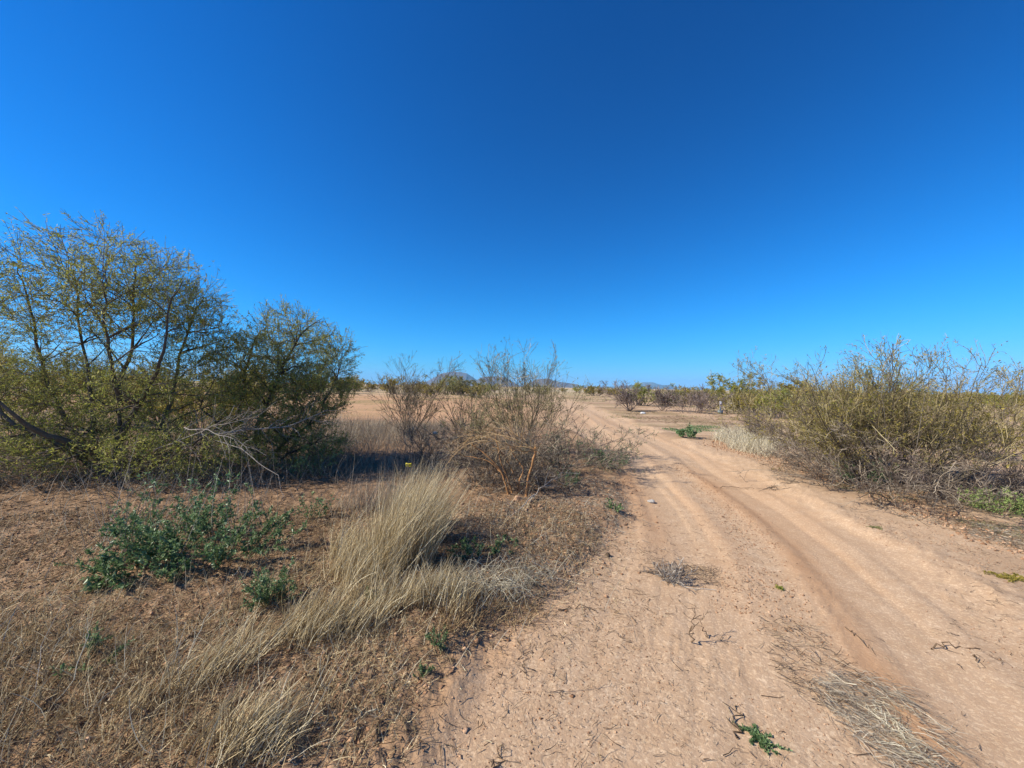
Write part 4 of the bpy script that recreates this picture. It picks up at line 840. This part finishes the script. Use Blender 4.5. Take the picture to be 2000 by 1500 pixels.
# crumpled scraps caught in the grass
def scrap(name, label, px, py, Y, s, c):
    p = W(px, py, Y); n = 7; u, v = np.meshgrid(np.linspace(-1, 1, n), np.linspace(-1, 1, n)); Z = (fbm(u*1.6+px, v*1.6, 3, 5)-.5)*1.6
    V = np.stack([u*1.2, Z+.25*v*v, v*.7+Z*.3], -1).reshape(-1, 3)*s+np.array(p); i = np.arange(n*n).reshape(n, n); b = Buf(); b.add(V, np.stack([i[:-1, :-1], i[:-1, 1:], i[1:, 1:], i[1:, :-1]], -1).reshape(-1, 4), .5)
    me = b.mesh(name, plain(name+'_film', c, .4), p, True); o = bpy.data.objects.new(name, me); COL.objects.link(o); o.location = p
    sm = o.modifiers.new('thickness', 'SOLIDIFY'); sm.thickness = .003
    return tag(o, label, 'litter scrap')
scrap('yellow_scrap', 'yellow scrap caught in the dry stalks left of the broken stems', 798, 908, 6.3, .04, (.72, .62, .06))
scrap('white_scrap', 'crumpled white scrap in the dead bush behind the grass', 850, 846, 9.0, .045, (.85, .80, .70))

# ------------------------------------------------------------------ marker post, house, tank
def box(b, c, s):
    x, y, z = c; a, d, e = s[0]/2, s[1]/2, s[2]/2
    v = [[x+i*a, y+j*d, z+k*e] for i in (-1, 1) for j in (-1, 1) for k in (-1, 1)]
    b.add(v, [[0, 1, 3, 2], [4, 6, 7, 5], [0, 4, 5, 1], [2, 3, 7, 6], [0, 2, 6, 4], [1, 5, 7, 3]], .5)
x, y = G(1407, 809); z = gz(x, y); o = thing('marker_post', 'slim marker post with a white top on a blue-grey foot among the mauve shrubs', 'marker post', (x, y, z))
b = Buf(); box(b, (x, y, z+.42), (.09, .06, .84)); b.build('post', plain('blue_grey_metal', (.28, .38, .46)), o)
b = Buf(); box(b, (x, y-.05, z+.66), (.17, .035, .42)); b.build('white_plate', plain('white_plate', (.82, .80, .80)), o)
b = Buf(); box(b, (x, y-.0725, z+.66), (.08, .008, .10)); b.build('print', plain('pink_print', (.62, .42, .42)), o)
b = Buf(); box(b, (x, y, z+.15), (.26, .22, .30)); b.build('foot', plain('blue_grey_foot', (.30, .40, .46)), o)
def gable(b, x, y, z, w, d, h, pitch):
    v = [[x-w/2, y-d/2, z], [x+w/2, y-d/2, z], [x+w/2, y+d/2, z], [x-w/2, y+d/2, z], [x-w/2+d*.4, y, z+pitch], [x+w/2-d*.4, y, z+pitch]]
    b.add(v, [[0, 1, 5, 4], [2, 3, 4, 5]], .5); b.add(v, [[1, 2, 5], [3, 0, 4]], .5); b.add(v, [[0, 3, 2, 1]], .5)
Y = 210.0
for (px, w, h, lab) in [(1510, 10, 3.1, 'low tan house with a pale red roof on the right horizon'), (1552, 13, 2.8, 'low tan house half hidden by an airy shrub on the right horizon')]:
    x = (px-1000)/F_PX*Y; z = gz(x, Y); o = thing('house', lab, 'house', (x, Y, z)); zt_ = W(px, 766, Y)[2]-z
    b = Buf(); box(b, (x, Y, z+zt_*.4), (w, 8, zt_*.8)); b.build('wall', plain('tan_render', (.52, .42, .31)), o)
    b = Buf(); gable(b, x, Y, z+zt_*.8+.01, w+1, 9, 0, 1.1); b.build('roof', plain('red_tile', (.42, .24, .17)), o)
    for k in (-.3, .25):
        b = Buf(); box(b, (x+k*w, Y-4.03, z+zt_*.5), (1.2, .1, 1.1)); b.build('window', plain('dark_glass', (.05, .06, .07), .2), o)
x = (1563-1000)/F_PX*150; tz = W(1563, 769, 150)[2]
o = lump('storage_tank', 'white rounded tank showing above the scrub beside the big right shrub', 'tank', x, 150, 1.6, plain('white_tank', (.8, .8, .8)), 9, (1.3, 1, .9)); o.location[2] = tz-1.2

print('TRIANGLES', TRI[0])
import sys; sys.stderr.write('TRIANGLES %d\n' % TRI[0])
